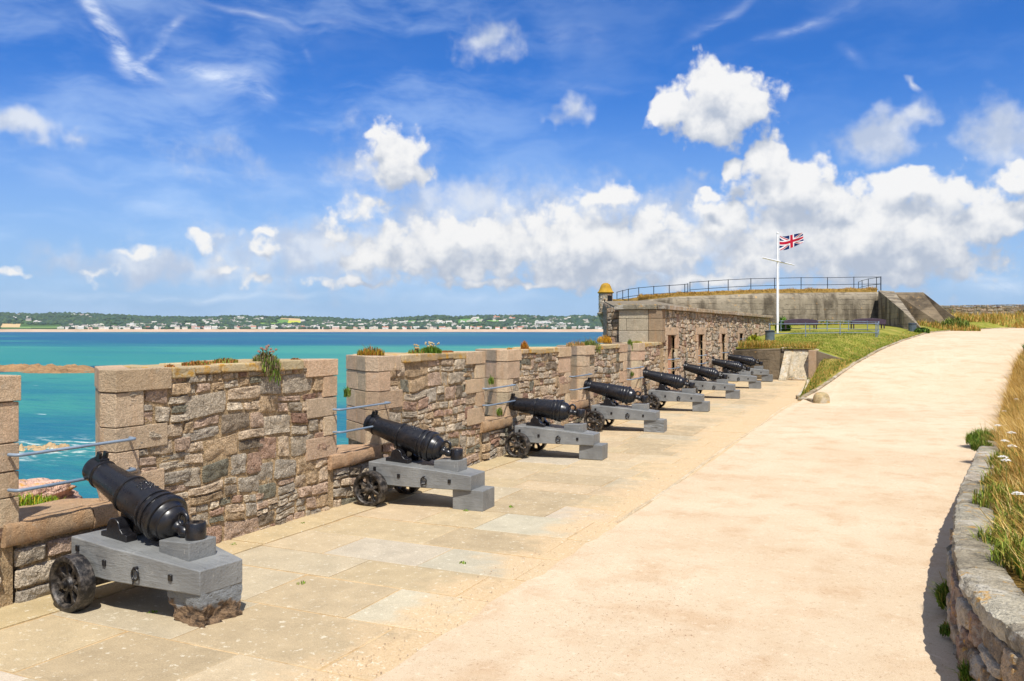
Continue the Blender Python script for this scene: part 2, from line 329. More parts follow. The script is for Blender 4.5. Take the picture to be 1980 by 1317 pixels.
def wheel_mat():
    m, T, bs = new_mat('worn_cast_iron'); p = coord(T)
    n = T.noise(p, 14, 6, .7)
    c = T.mix(T.ramp(n, .42, .7), (.012, .011, .011), srgb(104, 96, 88))
    lk(T, c, bs.inputs['Base Color']); lk(T, T.ramp(n, .3, .8, True, .3, .6), bs.inputs['Roughness']); bs.inputs['Metallic'].default_value = .25
    bump(T, bs, T.noise(p, 45, 6, .7), .006, .8)
    return m
M_WHEEL = wheel_mat()
def paint_mat(name, c0, c1, rough=.45, grain=(3, 40, 40), dist=.004):
    m, T, bs = new_mat(name); p = coord(T)
    g = T.noise(T.n('ShaderNodeMapping', Vector=p, Scale=grain).outputs[0], 1.3, 6, .65)
    c = T.mix(T.ramp(T.noise(p, 3, 5, .6), .3, .7), c0, c1)
    rnd = T.n('ShaderNodeObjectInfo').outputs['Random']
    c = T.n('ShaderNodeHueSaturation', Value=T.m('MULTIPLY_ADD', rnd, .22, .87), Color=c).outputs[0]
    c = T.mix(T.m('MULTIPLY', T.ramp(g, .58, .68), .5), c, tuple(x*.42 for x in c0))
    c = T.mix(T.m('MULTIPLY', T.ramp(T.noise(p, 5.5, 6, .7), .57, .66), .35), c, tuple(x*.6 for x in c0))
    c = T.mix(T.m('MULTIPLY', T.ramp(T.noise(p, 26, 4, .6), .66, .72), .5), c, srgb(188, 182, 168))
    lk(T, c, bs.inputs['Base Color']); bs.inputs['Roughness'].default_value = rough
    bump(T, bs, T.m('ADD', g, T.m('MULTIPLY', T.noise(p, 14, 4, .6), .8)), dist, .8)
    return m
M_GREY = paint_mat('grey_painted_timber', srgb(108, 109, 108), srgb(130, 131, 129), .42, (3, 34, 34), .009)
M_RAIL = paint_mat('grey_blue_painted_steel', srgb(104, 120, 138), srgb(128, 142, 156), .35, (20, 20, 20), .001)
M_DARKRAIL = paint_mat('dark_painted_steel', srgb(40, 50, 60), srgb(56, 66, 76), .5, (20, 20, 20), .001)
M_WHITE = paint_mat('white_paint', srgb(238, 238, 236), srgb(226, 226, 224), .4, (20, 20, 2), .001)
M_PURPLE = paint_mat('dark_purple_paint', srgb(52, 36, 52), srgb(66, 48, 62), .5)
M_BIN = paint_mat('slate_grey_slats', srgb(80, 92, 100), srgb(100, 112, 120), .5, (30, 30, 3), .002)
def rot_mat():
    m, T, bs = new_mat('rotten_timber'); p = coord(T)
    g = T.noise(T.n('ShaderNodeMapping', Vector=p, Scale=(9, 11, 18)).outputs[0], 1.6, 7, .72)
    c = T.mix(T.ramp(g, .35, .65), srgb(52, 40, 30), srgb(150, 122, 92))
    z = T.n('ShaderNodeSeparateXYZ', Vector=p).outputs[2]
    pm = T.ramp(T.m('ADD', z, T.m('MULTIPLY', T.m('SUBTRACT', T.noise(p, 9, 4, .6), .5), .22)), .13, .17)
    c = T.mix(T.m('MULTIPLY', pm, T.ramp(g, .33, .42)), c, srgb(134, 137, 138))
    lk(T, c, bs.inputs['Base Color']); bs.inputs['Roughness'].default_value = .85
    bump(T, bs, g, .04, 1.)
    return m
M_ROT = rot_mat()
def gravel_mat():
    m, T, bs = new_mat('fine_gravel'); p = coord(T)
    c = T.mix(T.ramp(T.noise(p, .35, 5, .6), .3, .7), srgb(194, 172, 142), srgb(205, 186, 158))
    c = T.mix(T.m('MULTIPLY', T.ramp(T.noise(p, 1.7, 6, .65), .45, .72), .7), c, srgb(184, 154, 120))
    tr = T.noise(T.n('ShaderNodeMapping', Vector=p, Rotation=(0, 0, R(6)), Scale=(2.2, .22, 1)).outputs[0], 1.2, 5, .6)
    c = T.mix(T.m('MULTIPLY', T.ramp(tr, .5, .75), .35), c, srgb(214, 194, 166))
    g = T.noise(p, 75, 4, .8); g2 = T.noise(p, 240, 2, .7)
    c = T.mix(T.m('MULTIPLY', T.ramp(g, .40, .32), .7), c, srgb(120, 90, 62))
    c = T.mix(T.m('MULTIPLY', T.ramp(g2, .56, .70), .5), c, srgb(238, 222, 200))
    c = T.mix(T.m('MULTIPLY', T.ramp(g2, .42, .30), .5), c, srgb(150, 112, 84))
    c = T.mix(T.m('MULTIPLY', T.ramp(T.noise(p, 30, 4, .8), .44, .32), .6), c, srgb(150, 116, 84))
    c = T.mix(T.m('MULTIPLY', T.ramp(T.noise(p, 12, 6, .8), .54, .68), .5), c, srgb(222, 204, 178))
    lk(T, c, bs.inputs['Base Color']); bs.inputs['Roughness'].default_value = .97; bs.inputs['Specular IOR Level'].default_value = .1
    h = T.m('ADD', T.m('MULTIPLY', T.noise(p, 1.1, 4, .6), 1.2), T.m('ADD', T.m('MULTIPLY', g, .25), T.m('MULTIPLY', g2, .1)))
    bump(T, bs, h, .03, .8)
    return m
M_GRAVEL = gravel_mat()
def slab_mat():
    m, T, bs = new_mat('granite_paving'); p = coord(T)
    c = T.n('ShaderNodeAttribute', {'attribute_name': 'Col'}).outputs['Color']
    g = T.noise(p, 110, 3, .7)
    k = T.m('MULTIPLY', T.m('MULTIPLY_ADD', T.m('SUBTRACT', g, .5), 1.0, 1.), T.m('MULTIPLY_ADD', T.m('SUBTRACT', T.noise(p, 4, 6, .65), .5), .6, 1.))
    c = T.mix(1., c, T.n('ShaderNodeCombineXYZ', X=k, Y=k, Z=k).outputs[0], 'MULTIPLY')
    x = T.n('ShaderNodeSeparateXYZ', Vector=p)
    sand = T.m('ADD', T.ramp(x.outputs[0], -4.4, -3.0, True, -.10, .36), T.ramp(x.outputs[1], 8, 22, True, 0., .20))
    sm = T.ramp(T.m('ADD', T.noise(p, 1.9, 6, .65), sand), .52, .80)
    c = T.mix(T.m('MULTIPLY', sm, .85), c, T.mix(T.ramp(T.noise(p, 60, 3, .8), .3, .7), srgb(184, 156, 118), srgb(206, 182, 146)))
    c = T.mix(T.m('MULTIPLY', T.ramp(T.noise(p, 15, 6, .75), .58, .64), .6), c, srgb(214, 206, 184))
    lk(T, c, bs.inputs['Base Color']); bs.inputs['Roughness'].default_value = .93; bs.inputs['Specular IOR Level'].default_value = .15
    bump(T, bs, T.m('ADD', T.noise(p, 26, 5, .65), T.m('MULTIPLY', g, .4)), .008, .8)
    return m
M_SLAB = slab_mat()
def plain_mat(name, cols, scale=6., rough=.95, dist=.02, bscale=30.):
    m, T, bs = new_mat(name); p = coord(T)
    c = T.mix(T.ramp(T.noise(p, scale, 6, .65), .3, .7), cols[0], cols[1])
    if len(cols) > 2: c = T.mix(T.m('MULTIPLY', T.ramp(T.noise(p, scale*2.7, 5, .65), .5, .66), .7), c, cols[2])
    lk(T, c, bs.inputs['Base Color']); bs.inputs['Roughness'].default_value = rough; bs.inputs['Specular IOR Level'].default_value = .15
    bump(T, bs, T.noise(p, bscale, 6, .65), dist, .8)
    return m
M_SANDJOINT = plain_mat('sandy_joint', (srgb(186, 158, 116), srgb(204, 178, 138), srgb(160, 130, 90)), 3.)
M_LAWN = plain_mat('mown_lawn', (srgb(108, 118, 36), srgb(150, 144, 62), srgb(172, 150, 86)), .6, .95, .05, 40.)
M_VERGE = plain_mat('patchy_verge', (srgb(104, 112, 36), srgb(166, 146, 74), srgb(176, 148, 92)), 1.2, .95, .05, 40.)
M_BANKSOIL = plain_mat('dry_bank_soil', (srgb(116, 92, 44), srgb(150, 120, 62), srgb(86, 82, 36)), 3., .95, .05, 20.)
M_DOME = plain_mat('yellow_lichen', (srgb(160, 122, 34), srgb(178, 142, 56), srgb(132, 110, 62)), 2.5, .95, .04, 10.)
M_DARK = plain_mat('dark_void', ((.01, .01, .012), (.02, .02, .02)))
def leaf_mat(name, trans=.25):
    m, T, bs = new_mat(name)
    c = T.n('ShaderNodeAttribute', {'attribute_name': 'Col'}).outputs['Color']
    lk(T, c, bs.inputs['Base Color']); bs.inputs['Roughness'].default_value = .7; bs.inputs['Specular IOR Level'].default_value = .2
    tr = T.n('ShaderNodeBsdfTranslucent', Color=c); mx = T.n('ShaderNodeMixShader', _0=trans, _1=bs.outputs[0], _2=tr.outputs[0])
    lk(T, mx.outputs[0], [n for n in T.t.nodes if n.type == 'OUTPUT_MATERIAL'][0].inputs[0])
    return m
M_LEAF = leaf_mat('leaves'); M_STRAW = leaf_mat('grass_blades', .3)
def sea_mat():
    m, T, bs = new_mat('sea_water'); p = coord(T, 'Object')
    mp = lambda s, r=0: T.n('ShaderNodeMapping', Vector=p, Rotation=(0, 0, R(r)), Scale=s).outputs[0]
    fwd = T.n('ShaderNodeSeparateXYZ', Vector=T.n('ShaderNodeMapping', Vector=p, Rotation=(0, 0, -YAW)).outputs[0]).outputs[1]   # metres out towards the far coast
    n1 = T.noise(mp((.0016, .0048, 1), -24), 1., 4, .55)
    shore = T.ramp(T.m('MULTIPLY_ADD', T.m('SUBTRACT', n1, .5), 1500., fwd), 480, 980, True)            # deeper water in the middle of the bay
    near = T.ramp(fwd, 330, 60, True)
    c = T.mix(T.ramp(n1, .36, .62), srgb(64, 138, 122), srgb(46, 122, 118))
    c = T.mix(T.m('MULTIPLY', shore, T.ramp(n1, .30, .48)), c, srgb(32, 88, 116))
    n2 = T.noise(mp((.012, .03, 1), -24), 1., 5, .6)
    c = T.mix(T.m('MULTIPLY', near, T.ramp(n2, .40, .62)), c, srgb(26, 98, 118))
    c = T.mix(T.m('MULTIPLY', T.ramp(T.noise(mp((.02, .06, 1), -24), 1., 5, .6), .55, .7), .45), c, srgb(22, 110, 132))
    c = T.mix(T.m('MULTIPLY', T.m('MULTIPLY', T.ramp(fwd, 420, 90), T.ramp(T.noise(mp((.10, .42, 1), -24), 1., 5, .65), .46, .66)), .5), c, srgb(20, 92, 116))
    c = T.mix(T.m('MULTIPLY', T.m('MULTIPLY', T.ramp(fwd, 300, 70), T.ramp(T.noise(mp((.3, 1.1, 1), -30), 1., 5, .7), .58, .70)), .35), c, srgb(120, 178, 172))
    # weed patches round the reef
    n3 = T.noise(p, .035, 5, .6)
    d = T.vm('LENGTH', T.vm('SUBTRACT', p, (-222, 165, -10)))
    c = T.mix(T.m('MULTIPLY', T.ramp(d, 75, 20), T.ramp(n3, .5, .62)), c, srgb(18, 56, 84))
    # whitecaps and the surf round the near rocks
    wc = T.ramp(T.noise(mp((.12, .5, 1), -24), 1., 3, .5), .735, .77)
    c = T.mix(wc, c, (.8, .85, .85))
    d2 = T.vm('LENGTH', T.vm('MULTIPLY', T.vm('SUBTRACT', p, (-81, 59, -10)), (1, 1, 0)))
    c = T.mix(T.m('MULTIPLY', T.ramp(d2, 13, 4), T.ramp(T.noise(mp((.35, .9, 1), -24), 1., 6, .65), .50, .66)), c, srgb(206, 212, 200))
    lk(T, c, bs.inputs['Base Color']); bs.inputs['Roughness'].default_value = .4; bs.inputs['Specular IOR Level'].default_value = .10; bs.inputs['IOR'].default_value = 1.33
    bump(T, bs, T.m('ADD', T.noise(mp((.25, .6, 1), -24), 1., 5, .6), T.m('MULTIPLY', T.noise(mp((1.2, 2.6, 1), -24), 1., 4, .6), .3)), 1.2, .55)
    return m
M_SEA = sea_mat()
M_SAND = plain_mat('beach_sand', (srgb(176, 150, 124), srgb(192, 166, 140)), .01, .95, .1, .1)
M_HILL = plain_mat('hill_pasture', (srgb(58, 84, 42), srgb(74, 98, 46), srgb(48, 72, 38)), .004, .95, .5, .02)
def vcol_mat(name, rough=.8):
    m, T, bs = new_mat(name); lk(T, T.n('ShaderNodeAttribute', {'attribute_name': 'Col'}).outputs['Color'], bs.inputs['Base Color']); bs.inputs['Roughness'].default_value = rough
    return m
M_VC = vcol_mat('coloured_matt')

# ================================================================ terrain heights
GZ = [(-10, 0), (3, -.02), (5, -.06), (10, -.08), (15, -.075), (19, -.03), (23, 0), (28, 0), (32, .04), (36, .14), (40, .2)]
def G(y): return interp(GZ, y)
PZ = [(27, .0), (30, .2), (36, .85), (41, 1.28), (46, 1.62), (55, 1.97), (65, 2.15), (80, 2.4), (120, 2.7)]
def P(y): return G(y)+.004 if y < 27 else interp(PZ, y)
LXp = [(-10, -3.1), (25, -3.1), (28, -2.95), (32, -2.4), (36, -1.85), (41, -1.1), (46, -.25), (55, 1.0), (62, 2.5), (70, 5.5), (80, 11), (110, 34)]
RXp = [(-10, .6), (5, .5), (7, .32), (9, .42), (11.5, .64), (16, 1.0), (26, 1.95), (36, 3.25), (42, 4.35), (50, 6.0), (60, 9.5), (70, 14.5), (80, 21), (110, 46)]
def LX(y): return interp(LXp, y)
def RX(y): return interp(RXp, y)
UZ = [(36.4, 1.36), (39, 1.58), (42, 1.78), (48, 2.03), (55, 2.25), (66, 2.5), (74, 2.75), (84, 3.35), (95, 3.7), (120, 3.8)]
def U(x, y):
    d = LX(y)-x                                        # how far left of the path's edge
    k = sstep(0, 2.1, d)
    u = interp(UZ, y)
    return P(y)*(1-k)+u*k+.02*fb(x*.5, y*.5)
def strip(name, ys, xa, xb, nx, zf, mat, kind='structure', smooth=180):
    V = []; F = []
    for y in ys:
        a, b = xa(y), xb(y)
        for i in range(nx+1):
            x = a+(b-a)*i/nx; V.append((x, y, zf(x, y)))
    n = nx+1
    for j in range(len(ys)-1):
        for i in range(nx): F.append((j*n+i, j*n+i+1, (j+1)*n+i+1, (j+1)*n+i))
    return mesh(name, V, F, mat, None, None, smooth, kind)
def frange(a, b, s):
    n = max(1, round((b-a)/s)); return [a+(b-a)*i/n for i in range(n+1)]
def cj(col, r, a, b):
    k = r.uniform(a, b); return tuple(min(.95, c*k*r.uniform(.975, 1.025)) for c in col)

# ================================================================ ground sheets
def edgewave(y): return .10*fb(y*.9, 3.3)+.05*fb(y*4., 1.7)
strip('terrace_bed', frange(-8, 36.3, .5), lambda y: -6.75, lambda y: -2.2 if y < 26 else -2.6-(y-26)*.09, 6, lambda x, y: G(y)-.0035, M_SANDJOINT)
def slabs():
    V = []; F = []; C = []
    pal = [srgb(170, 152, 122), srgb(174, 156, 124), srgb(166, 148, 118), srgb(180, 162, 132), srgb(172, 158, 132), srgb(176, 156, 126)]
    r = random.Random(11)
    def slab(x0, x1, y0, y1, col, dz):
        g = .007; j = lambda: r.uniform(-.010, .010)
        c = [(x0+g+j(), y0+g+j()), (x1-g+j(), y0+g+j()), (x1-g+j(), y1-g+j()), (x0+g+j(), y1-g+j())]
        n = len(V); t = (r.uniform(-.003, .003), r.uniform(-.003, .003))
        for k, (h, ins) in enumerate(((-.02, 0), (-.004, .0), (0, .012))):
            for i, (x, y) in enumerate(c):
                cx, cy = (x0+x1)/2, (y0+y1)/2
                xx = x+(ins if x < cx else -ins); yy = y+(ins if y < cy else -ins)
                V.append((xx, yy, G(yy)+dz+h+t[0]*(xx-cx)+t[1]*(yy-cy))); C.append(col)
        for a in (0, 4):
            for i in range(4): F.append((n+a+i, n+a+(i+1) % 4, n+a+4+(i+1) % 4, n+a+4+i))
        F.append((n+8, n+9, n+10, n+11))
    y = -6.
    while y < 36:
        w = r.uniform(.62, .95) if y < 24 else r.uniform(.8, 1.2)
        if y+w > 36.1: w = 36.15-y
        x = -6.15
        while x < -2.9:
            L = min(r.uniform(.75, 1.5), -2.6-x)
            col = r.choice(pal); k = r.uniform(.93, 1.06); col = tuple(c*k for c in col)
            if r.random() < (.24 if x > -4.8 else .06) and y < 14: col = cj(srgb(178, 168, 146), r, .9, 1.05)
            slab(x, x+L, y, y+w, col, r.uniform(.0, .006)); x += L
        y += w
    # kerb course along the foot of the wall
    y = -6.
    while y < 36:
        L = r.uniform(.9, 1.6); col = cj(srgb(178, 158, 122), r, .92, 1.)
        slab(-6.72, -6.15, y, min(y+L, 36.1), col, .012); y += L
    return mesh('paving_slabs', V, F, M_SLAB, None, C, None, 'structure')
slabs()
strip('gravel_path', frange(-9, 26, .25)+frange(26.3, 110, .6), lambda y: (LX(y)+edgewave(y)*(1-.75*sstep(7.5, 9.5, y))+.05*sstep(7.5, 9.5, y)), lambda y: RX(y)+.35, 14,
      lambda x, y: P(y)+.012+.006*fb(x*.7, y*.4, 5.)*sstep(LX(y), LX(y)+.5, x), M_GRAVEL)
LX0 = lambda y: -3.15-(y-28.4)*.055
strip('grass_verge', frange(28.5, 36.35, .3), LX0, lambda y: LX(y)-.06, 8,
      lambda x, y: G(y)+(P(y)+.05-G(y)+.10*(1-abs((x-(LX0(y)+LX(y))/2)/(.01+(LX(y)-LX0(y))/2))))*sstep(LX0(y)-.02, LX0(y)+.55, x)+.02*fb(x*2, y*2), M_VERGE)
strip('lawn', frange(36.6, 60, .4)+frange(60.5, 110, 1.), lambda y: -6.7 if y < 47.2 else -9.5, lambda y: LX(y)-.05, 40, lambda x, y: U(x, y)+.03, M_LAWN)
def BK(x, y):
    d = x-RX(y)-.3
    return P(y)+.60*(1-sstep(12, 19, y))*1.0+.10*sstep(15, 22, y)+.26*max(0, d)*(1-.35*sstep(3, 9, d))*(1-sstep(50, 75, y)*.75)+.05*fb(x*.8, y*.8)-.06
strip('grassy_bank', frange(4.6, 30, .3)+frange(30.5, 112, 1.2), lambda y: RX(y)+.28, lambda y: RX(y)+26, 40, BK, M_BANKSOIL)
mesh('ground', [(-6, -60, -.35), (260, -60, -.35), (260, 400, -.35), (-6, 110, -.35), (-6, 36, -.35)], [(0, 1, 2, 3, 4)], M_BANKSOIL, kind='structure')

# stone edging along the path and the terrace's grass edge
def edging(name, pts, w, h, mat, label, cat, seglen=(.5, 1.1), cols=None, group=None):
    mb = MB(); r = random.Random(len(pts)); P_ = [Vector(p) for p in pts]
    cum = [0]
    for a, b in zip(P_, P_[1:]): cum.append(cum[-1]+(b-a).length)
    def at(t):
        for i in range(len(P_)-1):
            if t <= cum[i+1]: return P_[i]+(P_[i+1]-P_[i])*((t-cum[i])/(cum[i+1]-cum[i]))
        return P_[-1]
    t = 0
    while t < cum[-1]-.1:
        L = min(r.uniform(*seglen), cum[-1]-t); a = at(t+.008); b = at(t+L-.008); d = (b-a).normalized(); n = Vector((-d.y, d.x, 0)).normalized()
        ww = w*r.uniform(.85, 1.15); hh = h*r.uniform(.8, 1.2); V = []
        for q in (a, b):
            for s, z in ((-1, -.12), (1, -.12), (1, hh), (-1, hh)): V.append(tuple(q+n*(s*ww/2+r.uniform(-.008, .008))+Vector((0, 0, z+r.uniform(-.006, .006)))))
        mb.add(V, [(0, 3, 2, 1), (4, 5, 6, 7), (0, 1, 5, 4), (1, 2, 6, 5), (2, 3, 7, 6), (3, 0, 4, 7)], r.choice(cols or [srgb(170, 152, 122), srgb(150, 134, 106), srgb(184, 166, 138)])); t += L
    o = mb.build(name, mat, None, None, .012, 2, fix=True); return tag(o, label, cat, group)
edging('path_edging', [(LX(y)-.02, y, P(y)+.005) for y in frange(27.4, 92, .8)], .13, .055, M_GREYSTONE, 'low weathered stone edging curving uphill between the gravel path and the lawn', 'stone edging')
edging('terrace_kerb', [(LX0(y)-.02, y, G(y)) for y in frange(28.5, 36.2, .5)], .10, .05, M_DRESS, 'thin pale kerb between the paved terrace and the triangular grass verge', 'kerb', (.8, 1.5), [srgb(200, 188, 166)])
edging('flush_edging', [(LX(y)-.02+.03*math.sin(y*.7), y, G(y)+.004) for y in frange(9.6, 26.6, .6)], .06, .009, M_DRESS, 'thin line of pale stones set flush between the paved terrace and the gravel path', 'edging', (.35, .9), [srgb(222, 204, 172), srgb(214, 192, 156)])
edging('kerb_arc', [(-3.12, 28.45, 0), (-3.02, 28.05, 0), (-2.8, 27.6, 0), (-2.62, 27.25, 0), (-2.50, 26.95, 0)], .22, .10, M_GREYSTONE, 'short curved stub of stone kerb leading to the domed bollard', 'kerb', (.3, .5))

# ================================================================ rubble masonry
PAL = [(srgb(186, 174, 154), 22), (srgb(172, 164, 150), 14), (srgb(202, 180, 152), 18), (srgb(196, 168, 146), 16), (srgb(184, 148, 126), 6), (srgb(158, 120, 100), 3),
       (srgb(128, 128, 112), 7), (srgb(192, 164, 126), 10), (srgb(212, 198, 174), 10), (srgb(142, 128, 110), 5)]
PALL = [c for c, n in PAL for _ in range(n)]
MORTAR = srgb(182, 156, 120)
def rubble(mb, s0, s1, t0, t1, mp, r, *a, **k):
    """lay the face in short lengths so that the courses do not run through"""
    cuts = [s0]
    while s1-cuts[-1] > 1.5: cuts.append(cuts[-1]+r.uniform(.7, 1.25))
    cuts.append(s1)
    for i, (p, q) in enumerate(zip(cuts, cuts[1:])): rubble_length(mb, p, q, t0, t1, mp, r, *a, ragged=(0 if i == 0 else .09, 0 if i == len(cuts)-2 else .09), **k)
def rubble_length(mb, s0, s1, t0, t1, mp, r, rowh=(.09, .25), asp=(.9, 2.5), skip=None, npt=2, depth=(.012, .034), seed=0., pal=PALL, ragged=(0, 0)):
    """courses of split, rounded rubble stones on the face mp(s, t, h)"""
    def warp(s, t):
        return s+.035*fb(s*1.1+seed, t*1.7, 1., 2), t+.065*fb(s*1.1+seed, t*1.3, 7., 2)*min(1., (t1-t)/.15+.05, (t-t0)/.1+.2)
    def stone(a, b, c, d):
        if b-a < .03 or d-c < .03 or (skip and skip((a+b)/2, (c+d)/2)): return
        g = r.uniform(.0005, .0045); a += g; b -= g; c += g; d -= g
        q = min(b-a, d-c)*.11
        cs = [(a+r.uniform(0, q), c+r.uniform(0, q)), (b-r.uniform(0, q), c+r.uniform(0, q)), (b-r.uniform(0, q), d-r.uniform(0, q)), (a+r.uniform(0, q), d-r.uniform(0, q))]
        pts = []
        for i in range(4):
            p0, p1 = cs[i], cs[(i+1) % 4]; pts.append(p0)
            for k in range(1, npt+1):
                f = k/(npt+1)+r.uniform(-.06, .06); pts.append((p0[0]+(p1[0]-p0[0])*f+r.uniform(-.1, .1)*q, p0[1]+(p1[1]-p0[1])*f+r.uniform(-.1, .1)*q))
        n0 = len(pts); ch = []                        # cut the corners
        for i in range(n0):
            p0, p1 = pts[i], pts[(i+1) % n0]
            ch += [(p0[0]*.80+p1[0]*.20, p0[1]*.80+p1[1]*.20), (p0[0]*.20+p1[0]*.80, p0[1]*.20+p1[1]*.80)]
        n = len(ch); cx = sum(p[0] for p in ch)/n; cy = sum(p[1] for p in ch)/n; sz = min(b-a, d-c)
        dp = r.uniform(*depth)*(.6+.8*r.random()); tl = (r.uniform(-.10, .10), r.uniform(-.14, .14)); V = []
        for k, (sc, h) in enumerate(((1., -.012), (1-.006/sz*2, dp*.72), (.78, dp), (.36, dp*1.02))):
            for (x, y) in ch:
                xx, yy = cx+(x-cx)*sc, cy+(y-cy)*sc
                hh = h+(.017*fb(xx*11+seed, yy*11, 0.)+tl[0]*(xx-cx)*.5+tl[1]*(yy-cy)*.5 if k else 0)
                V.append(mp(*warp(xx, yy), hh))
        V.append(mp(*warp(cx, cy), dp*1.05+.008*fb(cx*9, cy*9)))
        F = []
        for k in range(3):
            for i in range(n): F.append((k*n+i, k*n+(i+1) % n, (k+1)*n+(i+1) % n, (k+1)*n+i))
        for i in range(n): F.append((3*n+i, 3*n+(i+1) % n, 4*n))
        col = r.choice(pal); k = r.uniform(.80, 1.08); lum = sum(col)/3; col = tuple(c*.70+.30*lum*w for c, w in zip(col, (1.12, 1., .84))); mb.add(V, F, tuple(min(.9, c*k*t_) for c, t_ in zip(col, (1.05, 1.0, .94))))
    z = t0
    while z < t1-.03:
        h = r.uniform(*rowh)
        if t1-z < rowh[0]*1.7: h = t1-z
        elif z+h > t1-.05: h = t1-z
        s0_, s1_ = s0, s1; s0 -= r.uniform(0, 1)*ragged[0]; s1 += r.uniform(.1, 1)*ragged[1]
        s = s0-r.uniform(0, .1)
        while s < s1-.02:
            w = max(.08, min(h*r.uniform(*asp), rowh[1]*3.2))
            if s1-(s+w) < .09: w = s1-s
            a = max(s, s0)
            if h > .14 and r.random() < .38:
                f = r.uniform(.35, .65)
                if w > h*1.5 and r.random() < .5:
                    m = a+(s+w-a)*r.uniform(.4, .6); stone(a, m, z, z+h*f); stone(m, s+w, z, z+h*f); stone(a, s+w, z+h*f, z+h)
                else: stone(a, s+w, z, z+h*f); stone(a, s+w, z+h*f, z+h)
            else: stone(a, s+w, z, z+h)
            s += w
        z += h; s0, s1 = s0_, s1_
XW = -6.6                                            # the wall's inner face
GAPS = [(4.63, 5.57), (8.91, 9.85), (13.08, 13.99), (17.2, 18.15), (21.3, 22.3)]
TOPZ = 1.83
GR = [srgb(206, 176, 144), srgb(203, 176, 146), srgb(205, 182, 151), srgb(199, 178, 148), srgb(211, 184, 151), srgb(197, 170, 139)]
def face(s, t, h): return (XW-.02+h, s, t)
parapet = thing('stone_parapet', 'long stone parapet of rubble merlons with dressed granite corners beside the row of cannons', 'parapet wall', (XW, 14, 0))
parapet.location = (0, 0, 0)
bounds = [1.2]+[v for g in GAPS for v in g]+[24.72]
for i in range(0, len(bounds), 2):
    ya, yb = bounds[i], bounds[i+1]; r = random.Random(100+i)
    first, last = i == 0, i == len(bounds)-2
    far = ya > 12
    mb = MB()
    # core with the splayed cheeks in plan, its faces are the mortar
    ca = ya+.03 if not first else ya; cb = yb-.03 if not last else yb
    pl = [(XW-.02, ca), (XW-.02, cb)]+([(-6.8, cb), (-7.48, cb-.52)] if not last else [(-7.48, cb)])+([(-7.48, ca+.52), (-6.8, ca)] if not first else [(-7.48, ca)])
    mb.prism(pl, -.4, TOPZ-.07, MORTAR)
    rubble(mb, ya+.12, yb-.12, G((ya+yb)/2)-.03, TOPZ-.09, face, r, (.08, .27), (.9, 2.7), None, 2 if not far else 1, (.008, .030), i*3.7)
    mo = mb.build('merlon', M_RUB, parapet, 26)
    # dressed corners, course by course, and splayed cheeks
    for side in (0, 1):
        if (side == 0 and first) or (side == 1 and last): continue
        y0 = ya if side == 0 else yb; sg = 1 if side == 0 else -1
        q = MB(); z = .60; k = r.randint(0, 1); zs = []
        while z < 1.56: zs.append(z); z += r.uniform(.21, .29)
        zs = [a for a in zs if a < 1.50]+[1.615, TOPZ]
        if i > 0 or side == 1: zs = [.62-.22, *zs] if False else zs
        for a, b in zip(zs, zs[1:]):
            top = b == TOPZ
            L = (.62 if (k % 2) else .30)*r.uniform(.85, 1.15); k += 1
            if top: L = r.uniform(.55, .7)
            e = .022 if top else 0.; col = cj(r.choice(GR), r, .86, 1.1); j = r.uniform(-.006, .006)
            ov = .010 if top else 0
            xo = XW+.018+e*.5+j
            q.prism([(xo, y0-sg*ov), (xo, y0+sg*L), (-6.72, y0+sg*L), (-6.79, y0-sg*ov)], a+.004, b-.004, col)
            s1 = r.uniform(.4, .6); col = cj(r.choice(GR), r, .86, 1.08)
            ym = y0+sg*.52*s1; xm = -6.8-.68*s1
            q.prism([(-6.796, y0-sg*ov), (-6.73, y0+sg*.3), (xm+.03, ym+sg*.3), (xm, ym-sg*ov)], a+.004, b-.004, col)
            col = cj(r.choice(GR), r, .86, 1.08)
            q.prism([(xm-.006, ym+sg*.004-sg*ov), (xm+.02, ym+sg*.3), (-7.5, y0+sg*.85), (-7.5, y0+sg*(.525-ov))], a+.004, b-.004, col)
        if first or i: q.build('corner_stones', M_DRESS, mo, None, .007, 2, fix=True)
    # coping between the corner caps, lichened
    c = MB(); s = ya+(.66 if not first else 0); e = yb-(.66 if not last else 0)
    while s < e-.02:
        L = r.uniform(.28, .55)
        if e-(s+L) < .2: L = e-s
        h = r.uniform(.085, .12); j = r.uniform(-.012, .012)
        c.box(-7.5, XW+.024+j, s+.005, s+L-.005, TOPZ-h+j*.5, TOPZ-.004+j, cj(r.choice([srgb(176, 152, 112), srgb(164, 144, 110), srgb(184, 164, 128)]), r, .85, 1.1), None, .008); s += L
    c.build('coping', M_COPE, mo, None, .014, 2)
